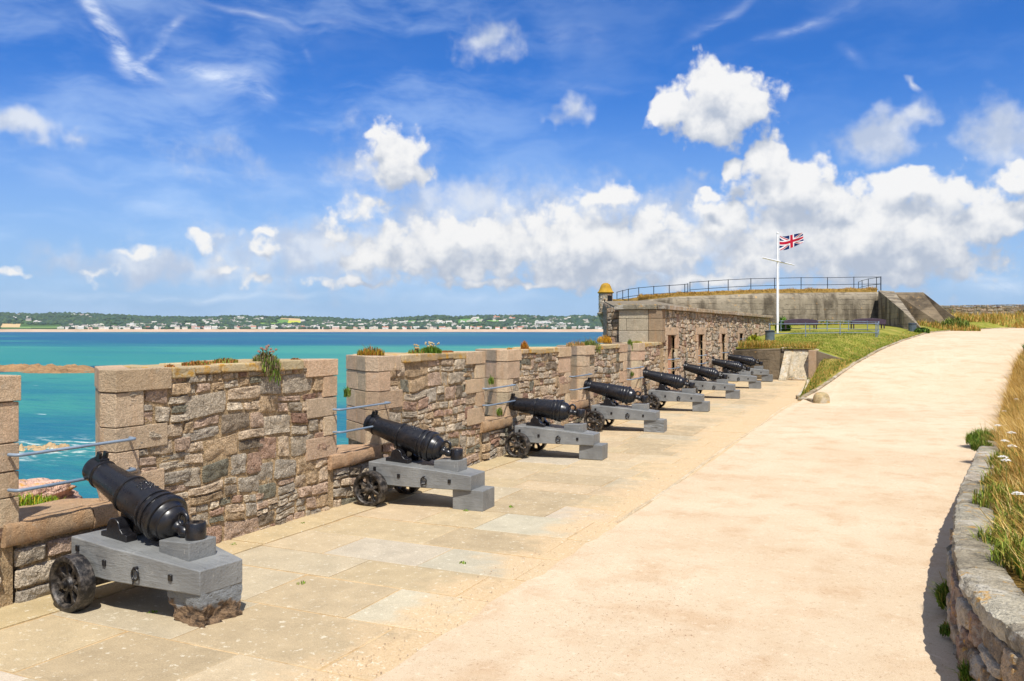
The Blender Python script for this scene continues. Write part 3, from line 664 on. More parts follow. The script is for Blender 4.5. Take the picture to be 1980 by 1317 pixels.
# sills in the gaps over a low rubble wall
for gi, (y0, y1) in enumerate(GAPS):
    r = random.Random(300+gi); mb = MB(); zb = G((y0+y1)/2)
    mb.box(-7.46, XW-.02, y0+.035, y1-.035, -.4, .45, MORTAR)
    rubble(mb, y0-.02, y1+.02, zb-.03, .42, face, r, (.10, .2), (1., 2.6), None, 2, (.02, .045), gi*5.1)
    b = mb.build('low_wall', M_RUB, parapet, 26)
    q = MB(); cuts = [y0-.14, y0+(y1-y0)*r.uniform(.62, .75), y1+.16] if gi != 1 else [y0-.16, y1+.02]
    for a, e in zip(cuts, cuts[1:]):
        col = cj(srgb(192, 160, 124), r, .9, 1.02); j = r.uniform(-.01, .01)
        V = []                                       # a rock-faced sill: a fine sheet with a chipped front
        nu, prof = 18, [(-7.48, .55), (-7.2, .58), (-6.9, .605), (-6.66, .62), (XW+.02, .622), (XW+.045, .616), (XW+.052, .60), (XW+.054, .53), (XW+.05, .462), (XW+.035, .44), (XW-.1, .43)]
        for iu in range(nu+1):
            y = a+.006+(e-a-.012)*iu/nu
            for ip, (x, z) in enumerate(prof):
                am = (.016 if 3 < ip < 11 else .006)
                V.append((x+am*fb(y*6, z*9, gi*3., 3), y, z+j+am*.8*fb(y*5, x*5, gi*2., 3)))
        n = len(prof); F = [(iu*n+k, iu*n+k+1, (iu+1)*n+k+1, (iu+1)*n+k) for iu in range(nu) for k in range(n-1)]
        F += [tuple(range(n)), tuple(nu*n+k for k in range(n-1, -1, -1))]
        q.add(V, F, col)
    q.build('sill', M_DRESS, parapet, 50, fix=True)

# ================================================================ casemate building at the end of the row
BY0, BY1, BTOP = 24.72, 46.9, 2.79
OPEN = [(25.38, 26.36), (29.53, 30.38), (33.6, 34.44), (37.55, 38.4), (41.6, 42.4)]
bld = thing('casemate_building', 'low rubble casemate building with a flat stone roof edge and five tall gun openings', 'building', (0, 0, 0))
mb = MB(); zs_, zl = .56, 2.02
def inopen(s, t): return any(a-.03 < s < b+.03 for a, b in OPEN) and zs_-.02 < t < zl+.06
mb.box(-7.9, XW-.02, BY0, BY1, -.4, zs_, MORTAR)
ed = [BY0]+[v for o in OPEN for v in o]+[BY1]
for a, b in zip(ed[::2], ed[1::2]): mb.box(-7.9, XW-.02, a, b, zs_, zl, MORTAR)
mb.box(-7.9, XW-.02, BY0, BY1, zl, BTOP, MORTAR)
rubble(mb, BY0+.3, BY1, -.02, BTOP, face, random.Random(77), (.12, .27), (.7, 1.6), inopen, 1, (.02, .05), 9.)
mb.build('wall', M_RUB, bld, 26)
r = random.Random(5)
for (a, b) in OPEN:                                  # dressed surround: jambs, lintel, lined recess
    q = MB(); z = zs_
    while z < zl-.05:
        h = min(r.uniform(.26, .42), zl-z); k = 0
        if zl-(z+h) < .12: h = zl-z
        for s, yy in ((-1, a), (1, b)):
            L = r.choice((.2, .36))*r.uniform(.9, 1.1); col = cj(r.choice(GR), r, .84, 1.05)
            q.prism([(XW+.03, yy), (XW+.03, yy+s*L), (XW-.1, yy+s*L), (XW-.1, yy)], z+.004, z+h-.004, col)
            q.prism([(XW-.105, yy+s*.004), (XW-.105, yy+s*.06), (XW-.8, yy+s*.06), (XW-.8, yy-s*.12)], z+.004, z+h-.004, cj(srgb(206, 158, 128), r, .88, 1.05))
        z += h
    q.box(XW-.2, XW+.035, a-.32, b+.32, zl+.003, zl+.24, tuple(c*.95 for c in GR[1]))
    q.box(XW-.85, XW+.03, a-.06, b+.06, zs_-.2, zs_, tuple(c*.95 for c in GR[0]))
    d = q.build('gun_opening', M_DRESS, bld, None, .012, 2, fix=True)
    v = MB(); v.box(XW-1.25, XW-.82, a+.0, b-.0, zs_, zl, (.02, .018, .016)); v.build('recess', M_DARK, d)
q = MB(); r = random.Random(15)                      # roof edge course along the face, near end and the corner block
s = BY0+.5
while s < BY1+.05:
    L = min(r.uniform(1.0, 1.7), BY1+.08-s)
    if BY1-(s+L) < .5: L = BY1+.08-s
    q.box(-7.3, XW+.13, s+.004, s+L-.004, BTOP+.002, BTOP+.128, cj(srgb(172, 152, 126), r, .88, 1.04), None, .006); s += L
q.box(-8.02, XW-.10, BY0-.14, BY0+.5, BTOP+.002, BTOP+.15, srgb(136, 128, 110), None, .004)
q.box(XW-.09, XW+.14, BY0-.10, BY0+.5, BTOP+.002, BTOP+.132, srgb(128, 118, 104), None, .004)
q.build('roof_edge', M_GREYSTONE, bld, None, .015, 2)
q = MB()                                             # dressed near end
zc = [1.80, 2.16, 2.52, BTOP]
for a, b in zip(zc, zc[1:]):
    xs = [-7.9, -7.66, -6.98] if 2 < a < 2.3 else [-7.9, -6.98]
    for x0, x1 in zip(xs, xs[1:]): q.box(x0+.004, x1-.004, BY0-.045, BY0+.2, a+.004, b-.004, cj(srgb(178, 166, 142), r, .9, 1.05))
    q.box(-6.97, XW+.04, BY0-.07, BY0+.32, a+.004, b-.004, cj(srgb(160, 138, 112), r, .85, 1.))
q.build('end_wall', M_DRESS, bld, None, .012, 2)

# ================================================================ bastion wall, watch turret, earth roof, bunker
bast = MB()
bast.add([(-8.0, 24.9, -4), (-20.0, 59, -4), (-17, 60.5, -4), (-7.9, 47, -4), (-8.0, 24.9, 2.86), (-20.0, 59, 4.25), (-17, 60.5, 4.3), (-7.9, 47, 2.9)],
         [(0, 4, 5, 1), (1, 5, 6, 2), (2, 6, 7, 3), (3, 7, 4, 0), (4, 7, 6, 5)], srgb(138, 126, 106))
rb = random.Random(31); dvec = Vector((-12.0, 34.1, 0)).normalized(); nv = Vector((-dvec.y, dvec.x, 0))
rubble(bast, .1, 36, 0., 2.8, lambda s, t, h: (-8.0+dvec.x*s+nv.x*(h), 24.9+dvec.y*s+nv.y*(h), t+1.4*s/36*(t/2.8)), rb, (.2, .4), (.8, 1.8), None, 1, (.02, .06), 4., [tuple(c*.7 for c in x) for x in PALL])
# the strip of the wall that faces the terrace beside the building's end
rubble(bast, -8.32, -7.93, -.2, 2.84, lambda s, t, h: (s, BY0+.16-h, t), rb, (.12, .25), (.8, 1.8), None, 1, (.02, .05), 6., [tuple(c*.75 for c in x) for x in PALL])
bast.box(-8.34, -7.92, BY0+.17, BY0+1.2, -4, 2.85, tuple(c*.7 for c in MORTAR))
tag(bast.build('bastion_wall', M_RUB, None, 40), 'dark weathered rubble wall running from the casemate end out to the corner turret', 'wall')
tur = thing('watch_turret', 'small round stone watch turret with a yellow lichened dome at the bastion corner', 'turret', (-19.9, 59.1, 0))
mb = MB(); mb.lathe([(0, 3.42), (.50, 3.42), (.50, 4.80), (0, 4.80)], 28, None, srgb(150, 138, 118))
rt = random.Random(3)
rubble(mb, 0, 3.1, 3.45, 4.74, lambda s, t, h: ((.49+h*.6)*math.cos(s*2.027-.6+math.pi), (.49+h*.6)*math.sin(s*2.027-.6+math.pi), t), rt, (.10, .2), (.8, 1.8), None, 1, (.02, .05))
mb.build('body', M_GREYSTONE, tur, 40)
mb = MB(); mb.lathe([(.46, 4.78), (.585, 4.84), (.60, 4.89), (.52, 4.97), (.43, 5.16), (.38, 5.32), (.30, 5.46), (.17, 5.55), (0, 5.58)], 28, None, (1, 1, 1)); mb.build('dome', M_DOME, tur, 60)
mb = MB(); mb.lathe([(0, 1.5), (.10, 1.9), (.30, 2.6), (.48, 3.1), (.56, 3.22), (.62, 3.30), (.62, 3.38), (.52, 3.44)], 28, None, srgb(140, 122, 88)); mb.build('corbel', M_GREYSTONE, tur, 40)
MB().box(.44, .545, -.16, .2, 4.05, 4.66, (.02, .02, .02), Matrix.Rotation(R(-38), 4, 'Z')).build('doorway', M_DARK, tur)
MB().box(.44, .545, -.035, .035, 4.12, 4.36, (.02, .02, .02), Matrix.Rotation(R(-80), 4, 'Z')).build('slit_window', M_DARK, tur)

BP = [(-1.73, 69.6, 5.03), (-5.55, 66.9, 4.95), (-9.3, 64.2, 4.87), (-12.7, 61.6, 4.67), (-14.95, 59.6, 4.53), (-17.1, 59.6, 4.38), (-19.1, 60.6, 4.26), (-20.3, 63.5, 4.26)]
def bunker():
    root = thing('concrete_bunker', 'long low concrete gun bunker with rounded stained front edge behind the flagpole', 'bunker', (0, 0, 0))
    pts = [Vector(p) for p in BP]; dn = []
    for i in range(len(pts)):
        a = pts[max(0, i-1)]; b = pts[min(len(pts)-1, i+1)]; t = (b-a); t.z = 0; t.normalize(); dn.append(Vector((t.y, -t.x, 0)) if Vector((t.y, -t.x, 0)).dot(Vector((.42, -.9, 0))) > 0 else Vector((-t.y, t.x, 0)))
    # finer path
    fine = []
    for i in range(len(pts)-1):
        for k in range(6): f = k/6; fine.append((pts[i].lerp(pts[i+1], f), dn[i].lerp(dn[i+1], f).normalized()))
    fine.append((pts[-1], dn[-1]))
    V = []; prof = [(0, None), (0, -.62), (-.03, -.45), (-.10, -.26), (-.24, -.1), (-.45, -.02), (-.7, 0)]
    for p, n in fine:
        for off, dz in prof:
            q = p+n*(off+.02*fb(p.x, p.y, off)); V.append((q.x, q.y, 1.8 if dz is None else p.z+dz+.015*fb(p.x*2, p.y*2, dz)))
    m = len(prof); F = [(i*m+k, i*m+k+1, (i+1)*m+k+1, (i+1)*m+k) for i in range(len(fine)-1) for k in range(m-1)]
    F.append(tuple(range(m)))
    mesh('front_wall', V, F, M_CONC, root, None, 45, fix=True)
    V = []; prof = [(-.58, -.03), (-.62, .10), (-.8, .24), (-1.2, .30), (-6, .30)]
    for p, n in fine:
        for off, dz in prof:
            q = p+(n*off if off > -1 else n*-.8+Vector((-.25, .97, 0))*(-off-.8)); V.append((q.x, q.y, p.z+dz+.05*fb(q.x*.9, q.y*.9, dz*3)))
    m = len(prof); F = [(i*m+k, i*m+k+1, (i+1)*m+k+1, (i+1)*m+k) for i in range(len(fine)-1) for k in range(m-1)]
    mesh('earth_cover', V, F, M_BANKSOIL, root, None, 180, fix=True)
    mb = MB()                                         # right-hand wing that comes forward and slopes down
    A = [(-1.73, 69.6), (-.20, 55.3), (.95, 55.2), (.6, 69.9)]
    mb.add([(-1.98, 68.9, 1.9), (-.22, 56.2, 1.9), (.75, 55.6, 1.9), (-.9, 69.8, 1.9), (-1.98, 68.9, 5.10), (-.22, 56.2, 3.28), (.75, 55.6, 2.25), (-.9, 69.8, 5.05)],
           [(0, 1, 5, 4), (1, 2, 6, 5), (2, 3, 7, 6), (3, 0, 4, 7), (4, 5, 6, 7)])
    mb.build('wing_wall', M_CONC, root, None, .03, 2, fix=True, use_col=False)
    mb = MB()
    mb.add([(-.9, 69, 1.9), (3.0, 66.5, 1.9), (3.4, 78, 1.9), (-1, 78, 1.9), (-.95, 70.0, 4.98), (1.05, 70.2, 4.95), (1.2, 78, 4.95), (-1, 78, 4.95), (3.05, 66.9, 3.0), (3.4, 78, 3.0)],
           [(0, 1, 8, 5, 4), (1, 2, 9, 8), (8, 9, 6, 5), (4, 5, 6, 7), (2, 3, 7, 6, 9), (3, 0, 4, 7)])
    mb.build('flank_wall', M_DARKCONC, root, None, .03, 2, fix=True, use_col=False)
    return root
bunker()
# dry earth over the casemates
def mound(x, y):
    return 2.88+max(0, -7.2-x)*.012+.04*fb(x*.7, y*.7)
V = []; F = []; ys = frange(25.1, 62, .8); nx = 14
for y in ys:
    xl = -7.96-(y-24.9)*.352+.05; xr = -7.25 if y < 47 else -7.25-(y-47)*.35
    for i in range(nx+1):
        x = xr+(xl-xr)*i/nx; V.append((x, y, mound(x, y)-.12*(1 if i in (0, nx) else 0)))
n = nx+1; F = [(j*n+i, (j+1)*n+i, (j+1)*n+i+1, j*n+i+1) for j in range(len(ys)-1) for i in range(nx)]
mesh('earth_mound', V, F, M_BANKSOIL, None, None, 180, 'structure', fix=True)

# ================================================================ retaining wall and ramp at the end of the terrace
ew = thing('terrace_end_wall', 'dark stained concrete wall closing the end of the cannon terrace below the dry grass', 'retaining wall', (0, 0, 0))
mb = MB(); mb.add([(-6.62, 36.2, -.3), (-4.75, 36.2, -.3), (-4.75, 36.62, -.3), (-6.62, 36.62, -.3), (-6.62, 36.2, 1.33), (-5.3, 36.2, 1.36), (-4.75, 36.2, 1.42), (-4.75, 36.62, 1.42), (-6.62, 36.62, 1.34)],
       [(0, 1, 6, 5, 4), (1, 2, 7, 6), (3, 0, 4, 8), (4, 5, 6, 7, 8), (2, 3, 8, 7)]); mb.box(-4.8, -3.3, 36.7, 36.9, -.3, 1.38); mb.build('wall', M_DARKCONC, ew, None, .02, 2, fix=True, use_col=False)
mb = MB(); mb.add([(-3.32, 36.36, -.3), (-1.75, 36.44, -.3), (-1.75, 36.66, -.3), (-3.32, 36.66, -.3), (-3.32, 36.36, 1.33), (-1.75, 36.44, .80), (-1.75, 36.66, .80), (-3.32, 36.66, 1.33)],
       [(0, 1, 5, 4), (1, 2, 6, 5), (2, 3, 7, 6), (3, 0, 4, 7), (4, 5, 6, 7)]); mb.build('wing', M_DARKCONC, ew, None, .015, 2, fix=True, use_col=False)
mb = MB(); mb.box(-3.62, -3.325, 36.10, 36.75, -.3, 1.36, srgb(176, 150, 122)); mb.build('pillar', M_DRESS, ew, None, .02, 2)
mb = MB(); mb.add([(-4.74, 35.78, -.3), (-4.45, 35.78, -.3), (-4.28, 36.75, -.3), (-4.74, 36.75, -.3), (-4.74, 35.78, .16), (-4.45, 35.78, .16), (-4.28, 36.75, 1.44), (-4.60, 36.75, 1.44)],
       [(0, 1, 5, 4), (1, 2, 6, 5), (2, 3, 7, 6), (3, 0, 4, 7), (4, 5, 6, 7)], srgb(190, 176, 150)); mb.build('buttress', M_GREYSTONE, ew, None, .02, 2, fix=True)
mb = MB()
V = []; nu, nv_ = 14, 18
for iv in range(nv_+1):
    for iu in range(nu+1):
        u, v = iu/nu, iv/nv_; V.append((-4.36+.74*u, 36.16+.56*v, .16+1.26*v+.016*fb(u*5, v*8, 3.)))
n = nu+1; F = [(j*n+i, j*n+i+1, (j+1)*n+i+1, (j+1)*n+i) for j in range(nv_) for i in range(nu)]
mb.add(V, F, srgb(190, 176, 150)); mb.box(-4.40, -3.6, 36.04, 36.16, -.3, .185, srgb(170, 146, 118)); mb.build('ramp', M_GREYSTONE, ew, 60)
edging('coping_strip', [(-4.75, 36.72, 1.42), (-4.2, 36.95, 1.44), (-3.6, 36.95, 1.42), (-3.2, 36.7, 1.35)], .14, .03, M_DRESS, 'pale curved coping along the top of the sloping ramp', 'coping', (.4, .7), [srgb(206, 190, 166)])

# distant rubble wall on the right
mb = MB(); mb.add([(-1, 87.8, 2), (40, 74, 2), (40, 75, 2), (-1, 88.8, 2), (-1, 87.8, 4.25), (40, 74, 4.0), (40, 75, 4.0), (-1, 88.8, 4.25)], [(0, 1, 5, 4), (1, 2, 6, 5), (2, 3, 7, 6), (3, 0, 4, 7), (4, 5, 6, 7)], MORTAR)
d2 = Vector((35.6, -12, 0)); L2 = d2.length; d2.normalize()
rubble(mb, -5.5, L2, 2.4, 4.38, lambda s, t, h: (4.4+d2.x*s+.32*(h), 86+d2.y*s-.95*h, t-.006*s), random.Random(8), (.16, .34), (.9, 2.2), None, 1, (.03, .10), 2., [tuple(c*.8 for c in x) for x in PALL])
tag(mb.build('boundary_wall', M_RUB, None, 40), 'distant rough rubble boundary wall along the skyline behind the long dry grass', 'wall')

# ================================================================ retaining wall beside the path
WC = [(3.7, 3.15), (2.3, 3.5), (1.45, 3.95), (.94, 4.5), (.61, 5.2), (.40, 6.0), (.335, 6.9), (.40, 8.5), (.51, 10), (.66, 11.5), (.83, 13.2), (1.0, 15), (1.2, 17.2), (1.42, 19.6)]
WH = [(0, .62), (7.5, .62), (9.5, .60), (12, .50), (14.5, .36), (16.5, .2), (19, .08)]
def wc_at():
    pts = [Vector((x, y, 0)) for x, y in WC]; out = []; s = 0
    for i in range(len(pts)-1):
        p0 = pts[max(0, i-1)]; p1 = pts[i]; p2 = pts[i+1]; p3 = pts[min(len(pts)-1, i+2)]
        for k in range(10):
            t = k/10; q = .5*((2*p1)+(p2-p0)*t+(2*p0-5*p1+4*p2-p3)*t*t+(3*p1-p0-3*p2+p3)*t**3); out.append(q)
    out.append(pts[-1]); cum = [0]
    for a, b in zip(out, out[1:]): cum.append(cum[-1]+(b-a).length)
    return out, cum
WP, WS = wc_at()
def wall_pt(s, off, z):
    import bisect
    i = min(max(bisect.bisect(WS, s)-1, 0), len(WP)-2); f = (s-WS[i])/(WS[i+1]-WS[i]); p = WP[i].lerp(WP[i+1], min(1, max(0, f)))
    t = (WP[min(i+2, len(WP)-1)]-WP[max(i-1, 0)]).normalized(); nrm = Vector((-t.y, t.x, 0))    # towards the path
    return (p.x+nrm.x*off, p.y+nrm.y*off, z)
rw = thing('path_retaining_wall', 'old lichen-spotted stone retaining wall curving along the right side of the gravel path', 'retaining wall', (0, 0, 0))
def wtop(s): return interp(WH, s)+P(wall_pt(s, 0, 0)[1])
mb = MB(); LW = WS[-1]
V = []; N = 160
for i in range(N+1):
    s = LW*i/N; z = wtop(s); V += [wall_pt(s, -.03, -.3), wall_pt(s, -.03, z-.10), wall_pt(s, -.3, z-.10), wall_pt(s, -.3, -.3)]
mb.add(V, [(i*4+k, i*4+k+1, i*4+k+5, i*4+k+4) for i in range(N) for k in range(3)], tuple(c*.8 for c in MORTAR))
def wf(s, t, h):
    z0 = P(wall_pt(s, 0, 0)[1])-.03; z1 = wtop(s)-.11; return wall_pt(s, -.03+h*1.3+.05*(1-t), z0+(z1-z0)*t/.5)
rubble(mb, .2, LW-2, 0, .5, wf, random.Random(21), (.16, .30), (1.0, 2.0), None, 3, (.015, .04), 1., [tuple(c*.8 for c in x) for x in PALL])
mb.build('face', M_GREYSTONE, rw, 50)
mb = MB(); s = 0; r = random.Random(44)             # rough flat capping stones
while s < LW-.3:
    L = r.uniform(.55, 1.0); e = min(s+L, LW); nu, nw = 12, 8; V = []; sd = r.uniform(0, 50); th = r.uniform(.10, .13)
    ring = [(.015, -th), (.03, -th*.5), (.022, -.012), (-.02, .004), (-.08, .006), (-.15, .004), (-.22, 0), (-.28, -.01), (-.30, -th)]
    for iu in range(nu+1):
        q = s+.006+(e-s-.012)*iu/nu
        edge = 1-max(0, 1-min(iu, nu-iu)/1.5)*.25
        for k, (o, dz) in enumerate(ring):
            a = .022 if k < 4 else .016
            V.append(wall_pt(q, o+a*fb(q*11+sd, k*1.7, 1.)+(.03*(edge-1) if k < 3 else 0), wtop(q)+dz+a*.8*fb(q*12+sd, o*16, 4.)+.012*(edge-1)))
    m = len(ring); F = [(i*m+k, i*m+k+1, (i+1)*m+k+1, (i+1)*m+k) for i in range(nu) for k in range(m-1)]+[tuple(range(m-1, -1, -1)), tuple(nu*m+k for k in range(m))]
    mb.add(V, F, cj(r.choice([srgb(168, 158, 138), srgb(152, 142, 122), srgb(178, 168, 148)]), r, .9, 1.1)); s = e
mb.build('capping', M_GREYSTONE, rw, 28, fix=True)

# ================================================================ outside the wall: ledge, cliff, sea, reef, far coast
def ledge(x, y):
    d = -7.4-x
    return .36+.10*fb(x*.5, y*.5)+.05*fb(x*2, y*2)-sstep(1.6, 4.0, d)*1.6-max(0, d-3)*.62+.4*fb(x*.35, y*.35, 2.)*sstep(2, 6, d)
V = []; F = []; xs = frange(-7.4, -12, .2)+frange(-12.6, -30, .8); ys = frange(-12, 26, .35)+frange(27, 70, 1.4)
for y in ys:
    for x in xs: V.append((x, y, ledge(x, y)))
n = len(xs); F = [(j*n+i, (j+1)*n+i, (j+1)*n+i+1, j*n+i+1) for j in range(len(ys)-1) for i in range(n-1)]
cl = mesh('rocky_shore', V, F, M_ROCK, None, [srgb(172, 136, 116)]*len(V), 180, 'structure', fix=True)
mesh('sea', [(-6500, -600, -10), (900, -600, -10), (900, 5600, -10), (-6500, 5600, -10)], [(0, 1, 2, 3)], M_SEA, kind='structure')
def rockmesh(name, c, s, seed, mat, label, cat, col, sub=4, group=None, amp=.35, freq=1.6):
    bm = bmesh.new(); bmesh.ops.create_icosphere(bm, subdivisions=sub, radius=1.)
    V = []
    for v in bm.verts:
        p = v.co; k = 1+amp*mnoise.fractal(p*freq+Vector((seed, seed*.7, 0)), 1., 2., 5)+.18*mnoise.cell(p*3.1+Vector((seed, 0, 0)))*amp
        V.append((c[0]+p.x*k*s[0], c[1]+p.y*k*s[1], c[2]+p.z*k*s[2]))
    F = [tuple(v.index for v in f.verts) for f in bm.faces]; bm.free()
    return tag(mesh(name, V, F, mat, None, [col]*len(V), 180), label, cat, group)
rockmesh('boulder', (-8.75, 5.5, .30), (.55, 1.25, .30), 3., M_ROCK, 'broad pink boulder outside the wall, framed by the nearest gap above its sill', 'rock', srgb(206, 170, 150), 5)
rockmesh('boulder', (-8.2, 4.72, .28), (.4, .5, .2), 8., M_ROCK, 'low reddish rock on the ledge just outside the nearest gap, left of the green plants', 'rock', srgb(178, 128, 104), 4)
# islets: long low heaps of rock built as noise fields
def islet(name, cx, cy, ax, L, W, H, seed, label, mat=M_REEF, col=(.3, .24, .17), amp=1.):
    V = []; F = []; nu, nv2 = 70, 26; ca, sa = math.cos(ax), math.sin(ax)
    for j in range(nv2+1):
        for i in range(nu+1):
            u, v = i/nu*2-1, j/nv2*2-1; rr = max(0, 1-(u*u+v*v*1.0)); h = (rr**.6)*H*(.45+.8*abs(fb(u*3.2+seed, v*1.5, 1., 5)))+.5*amp*fb(u*9+seed, v*5, 2.)*rr-.5
            x, y = u*L/2, v*W/2; V.append((cx+x*ca-y*sa, cy+x*sa+y*ca, -10+h-(0 if rr > .02 else .6)))
    n = nu+1; F = [(j*n+i, j*n+i+1, (j+1)*n+i+1, (j+1)*n+i) for j in range(nv2) for i in range(nu)]
    return tag(mesh(name, V, F, mat, None, [col]*len(V), 180, fix=True), label, 'rocky islet')
islet('rocky_islet', -236.0, 171., R(24.9), 42, 19, 3.0, 1.3, 'brown rocky islet low in the sea above the leftmost merlon', col=srgb(150, 118, 82))
islet('rocky_islet', -217.0, 165., R(24.9), 26, 9, 1.6, 6.3, 'flat outer tongue of the brown islet, nearer and further right', col=srgb(144, 112, 78))
islet('submerged_rock', -81., 59., R(40), 11, 6, .9, 2.2, 'pale half-drowned rock in white surf, seen through the nearest gap', col=srgb(176, 150, 112))

# ================================================================ far coast
HEAD = Vector((-math.sin(YAW), math.cos(YAW), 0)); RGT = Vector((math.cos(YAW), math.sin(YAW), 0))
def cw(lat, dep, z): q = RGT*lat+HEAD*dep; return (q.x, q.y, z)
CREST = [(-300, 604), (0, 604), (60, 606), (120, 604), (200, 607), (300, 611), (380, 612), (450, 610), (520, 610), (600, 612), (680, 616), (720, 617), (770, 613), (800, 612), (840, 609), (880, 611), (950, 609), (1010, 609), (1050, 611), (1110, 610), (1170, 609), (1240, 612), (1320, 612), (1500, 615), (1800, 622)]
def hill(u, f):
    """height of the far hills at picture bearing u, f = 0 at the promenade .. 1 at the crest"""
    zc = 2.2+(637-interp(CREST, u)-3.5)*5000/1650
    return 3+(zc-3)*(f**.9)+5*fb(u*.02, f*3)*f
def hpos(u, f, dz=0): d = 4110+890*f; return cw((u-990)/1650*d, d, hill(u, f)+dz)
us = frange(-260, 1460, 12); fs = frange(0, 1, .06)+[1.12, 1.5]
V = [hpos(u, min(f, 1.), 0) if f <= 1 else cw((u-990)/1650*(4110+890*f), 4110+890*f, hill(u, 1.)-(f-1)*120) for u in us for f in fs]
n = len(fs); F = [(i*n+k, (i+1)*n+k, (i+1)*n+k+1, i*n+k+1) for i in range(len(us)-1) for k in range(n-1)]
mesh('far_hills', V, F, M_HILL, kind='structure', smooth=180, fix=True)
V = []
for u in us:
    w = 1+.25*fb(u*.006, 2.)
    for d, z in ((4012, -10.6), (4025, -9.6), (4060, -4.5), (4100, 1.2+w), (4114, 3.4)): V.append(cw((u-990)/1650*d, d, z))
F = [(i*5+k, (i+1)*5+k, (i+1)*5+k+1, i*5+k+1) for i in range(len(us)-1) for k in range(4)]
mesh('beach', V, F, M_SAND, kind='structure', fix=True)
def field(u0, u1, f0, f1, col, skew=0.):
    V = [hpos(u0+skew*0, f0, 2.2), hpos((u0+u1)/2, f0, 2.2), hpos(u1, f0, 2.2), hpos(u1+skew, f1, 2.2), hpos((u0+u1)/2+skew, f1, 2.2), hpos(u0+skew, f1, 2.2)]
    mesh('field', V, [(0, 1, 4, 5), (1, 2, 3, 4)], M_VC, None, [col]*6, None, 'structure')
for a in [(538, 582, .62, .88, srgb(190, 160, 112), 6), (555, 580, .42, .66, srgb(182, 186, 50), 3), (535, 556, .40, .70, srgb(92, 132, 52), 2), (500, 545, .32, .42, srgb(120, 150, 60), 4),
          (0, 38, .06, .26, srgb(196, 168, 116), 2), (38, 120, .04, .10, srgb(110, 140, 66), 0), (0, 60, .01, .05, srgb(96, 128, 60), 0),
          (884, 928, .42, .82, srgb(88, 134, 52), 6), (938, 976, .42, .62, srgb(104, 146, 54), 5), (780, 800, .42, .70, srgb(96, 138, 58), 6), (835, 858, .46, .56, srgb(186, 160, 112), 3), (820, 850, .76, .80, srgb(176, 170, 96), 0)]:
    field(*a)
# woods: a mass of thousands of crowns
def crowns(name, spots, label=None):
    bm = bmesh.new(); bmesh.ops.create_icosphere(bm, subdivisions=1, radius=1.)
    bv = np.array([v.co[:] for v in bm.verts], np.float32); bf = np.array([[v.index for v in f.verts] for f in bm.faces], np.int32); bm.free()
    N = len(spots); S = np.array(spots, np.float32); jit = 1+nr.uniform(-.25, .25, (N, len(bv), 1))
    V = bv[None]*S[:, None, 3:4]*jit*np.array([1.15, 1.15, .85])+S[:, None, :3]
    F = bf[None]+(np.arange(N)*len(bv))[:, None, None]
    pal = np.array([srgb(44, 70, 40), srgb(54, 78, 42), srgb(36, 60, 40), srgb(66, 88, 46), srgb(46, 74, 54)])
    C = pal[nr.integers(0, len(pal), N)]*nr.uniform(.7, 1.15, (N, 1)); C = np.repeat(C[:, None], len(bv), 1)
    return mesh(name, V.reshape(-1, 3), F.reshape(-1, 3), M_VC, None, C.reshape(-1, 3), 180, 'stuff')
FIELDS = [(536, 584, .38, .9), (0, 122, 0, .24), (882, 934, .40, .84), (936, 980, .40, .64), (780, 806, .4, .72), (500, 545, .30, .44), (834, 860, .44, .58)]
sp = []
r = random.Random(17)
while len(sp) < 12000:
    u = r.uniform(-230, 1400); f = r.random()**.9
    if any(a <= u <= b and c <= f <= d for a, b, c, d in FIELDS): continue
    if fb(u*.012, f*2.5, 9.) < (-.3 if u < 300 else -.12) and f < .93 and r.random() < .8: continue
    p = hpos(u, f); sp.append((p[0], p[1], p[2]+3, r.uniform(6, 13)*(1.1 if f > .9 else 1)))
tag(crowns('far_woods', sp), 'dark green woods covering the hills across the bay')
# houses across the bay, each its own object
def house_mesh(kind, wall, roof):
    mb = MB()
    if kind == 0:
        mb.box(-1, 1, -.5, .5, -.5, 1, wall); mb.add([(-1.05, -.56, 1), (1.05, -.56, 1), (1.05, .56, 1), (-1.05, .56, 1), (-1.05, 0, 1.5), (1.05, 0, 1.5)], [(0, 1, 5, 4), (2, 3, 4, 5), (0, 4, 3), (1, 2, 5)], roof)
        mb.box(.6, .8, -.1, .1, 1.2, 1.75, wall)
    elif kind == 1:
        mb.box(-1, 1, -.5, .5, -.5, 1.25, wall); mb.box(-1.04, 1.04, -.54, .54, 1.25, 1.32, roof); mb.box(-.3, .4, -.3, .3, 1.32, 1.6, wall)
    else:
        mb.box(-1, .1, -.5, .5, -.5, 1.2, wall); mb.add([(-1.05, -.56, 1.2), (.15, -.56, 1.2), (.15, .56, 1.2), (-1.05, .56, 1.2), (-.45, 0, 1.75)], [(0, 1, 4), (1, 2, 4), (2, 3, 4), (3, 0, 4)], roof)
        mb.box(.1, 1, -.45, .4, -.5, .85, wall); mb.add([(.1, -.5, .85), (1.05, -.5, .85), (1.05, .45, .85), (.1, .45, .85), (.1, 0, 1.25), (1.05, 0, 1.25)], [(0, 1, 5, 4), (2, 3, 4, 5), (1, 2, 5)], roof)
    for k in range(4):
        x = -.8+k*.45
        for z in (.15, .6): mb.box(x, x+.16, -.515 if kind != 2 else -.515, -.49, z, z+.22, (.12, .13, .15))
    return mb
WALLS = [srgb(226, 224, 216), srgb(216, 206, 188), srgb(222, 216, 196), srgb(214, 184, 168), srgb(204, 198, 186)]
ROOFS = [srgb(150, 140, 132), srgb(120, 112, 108), srgb(178, 118, 92), srgb(190, 184, 174), srgb(160, 104, 84)]
HM = {}
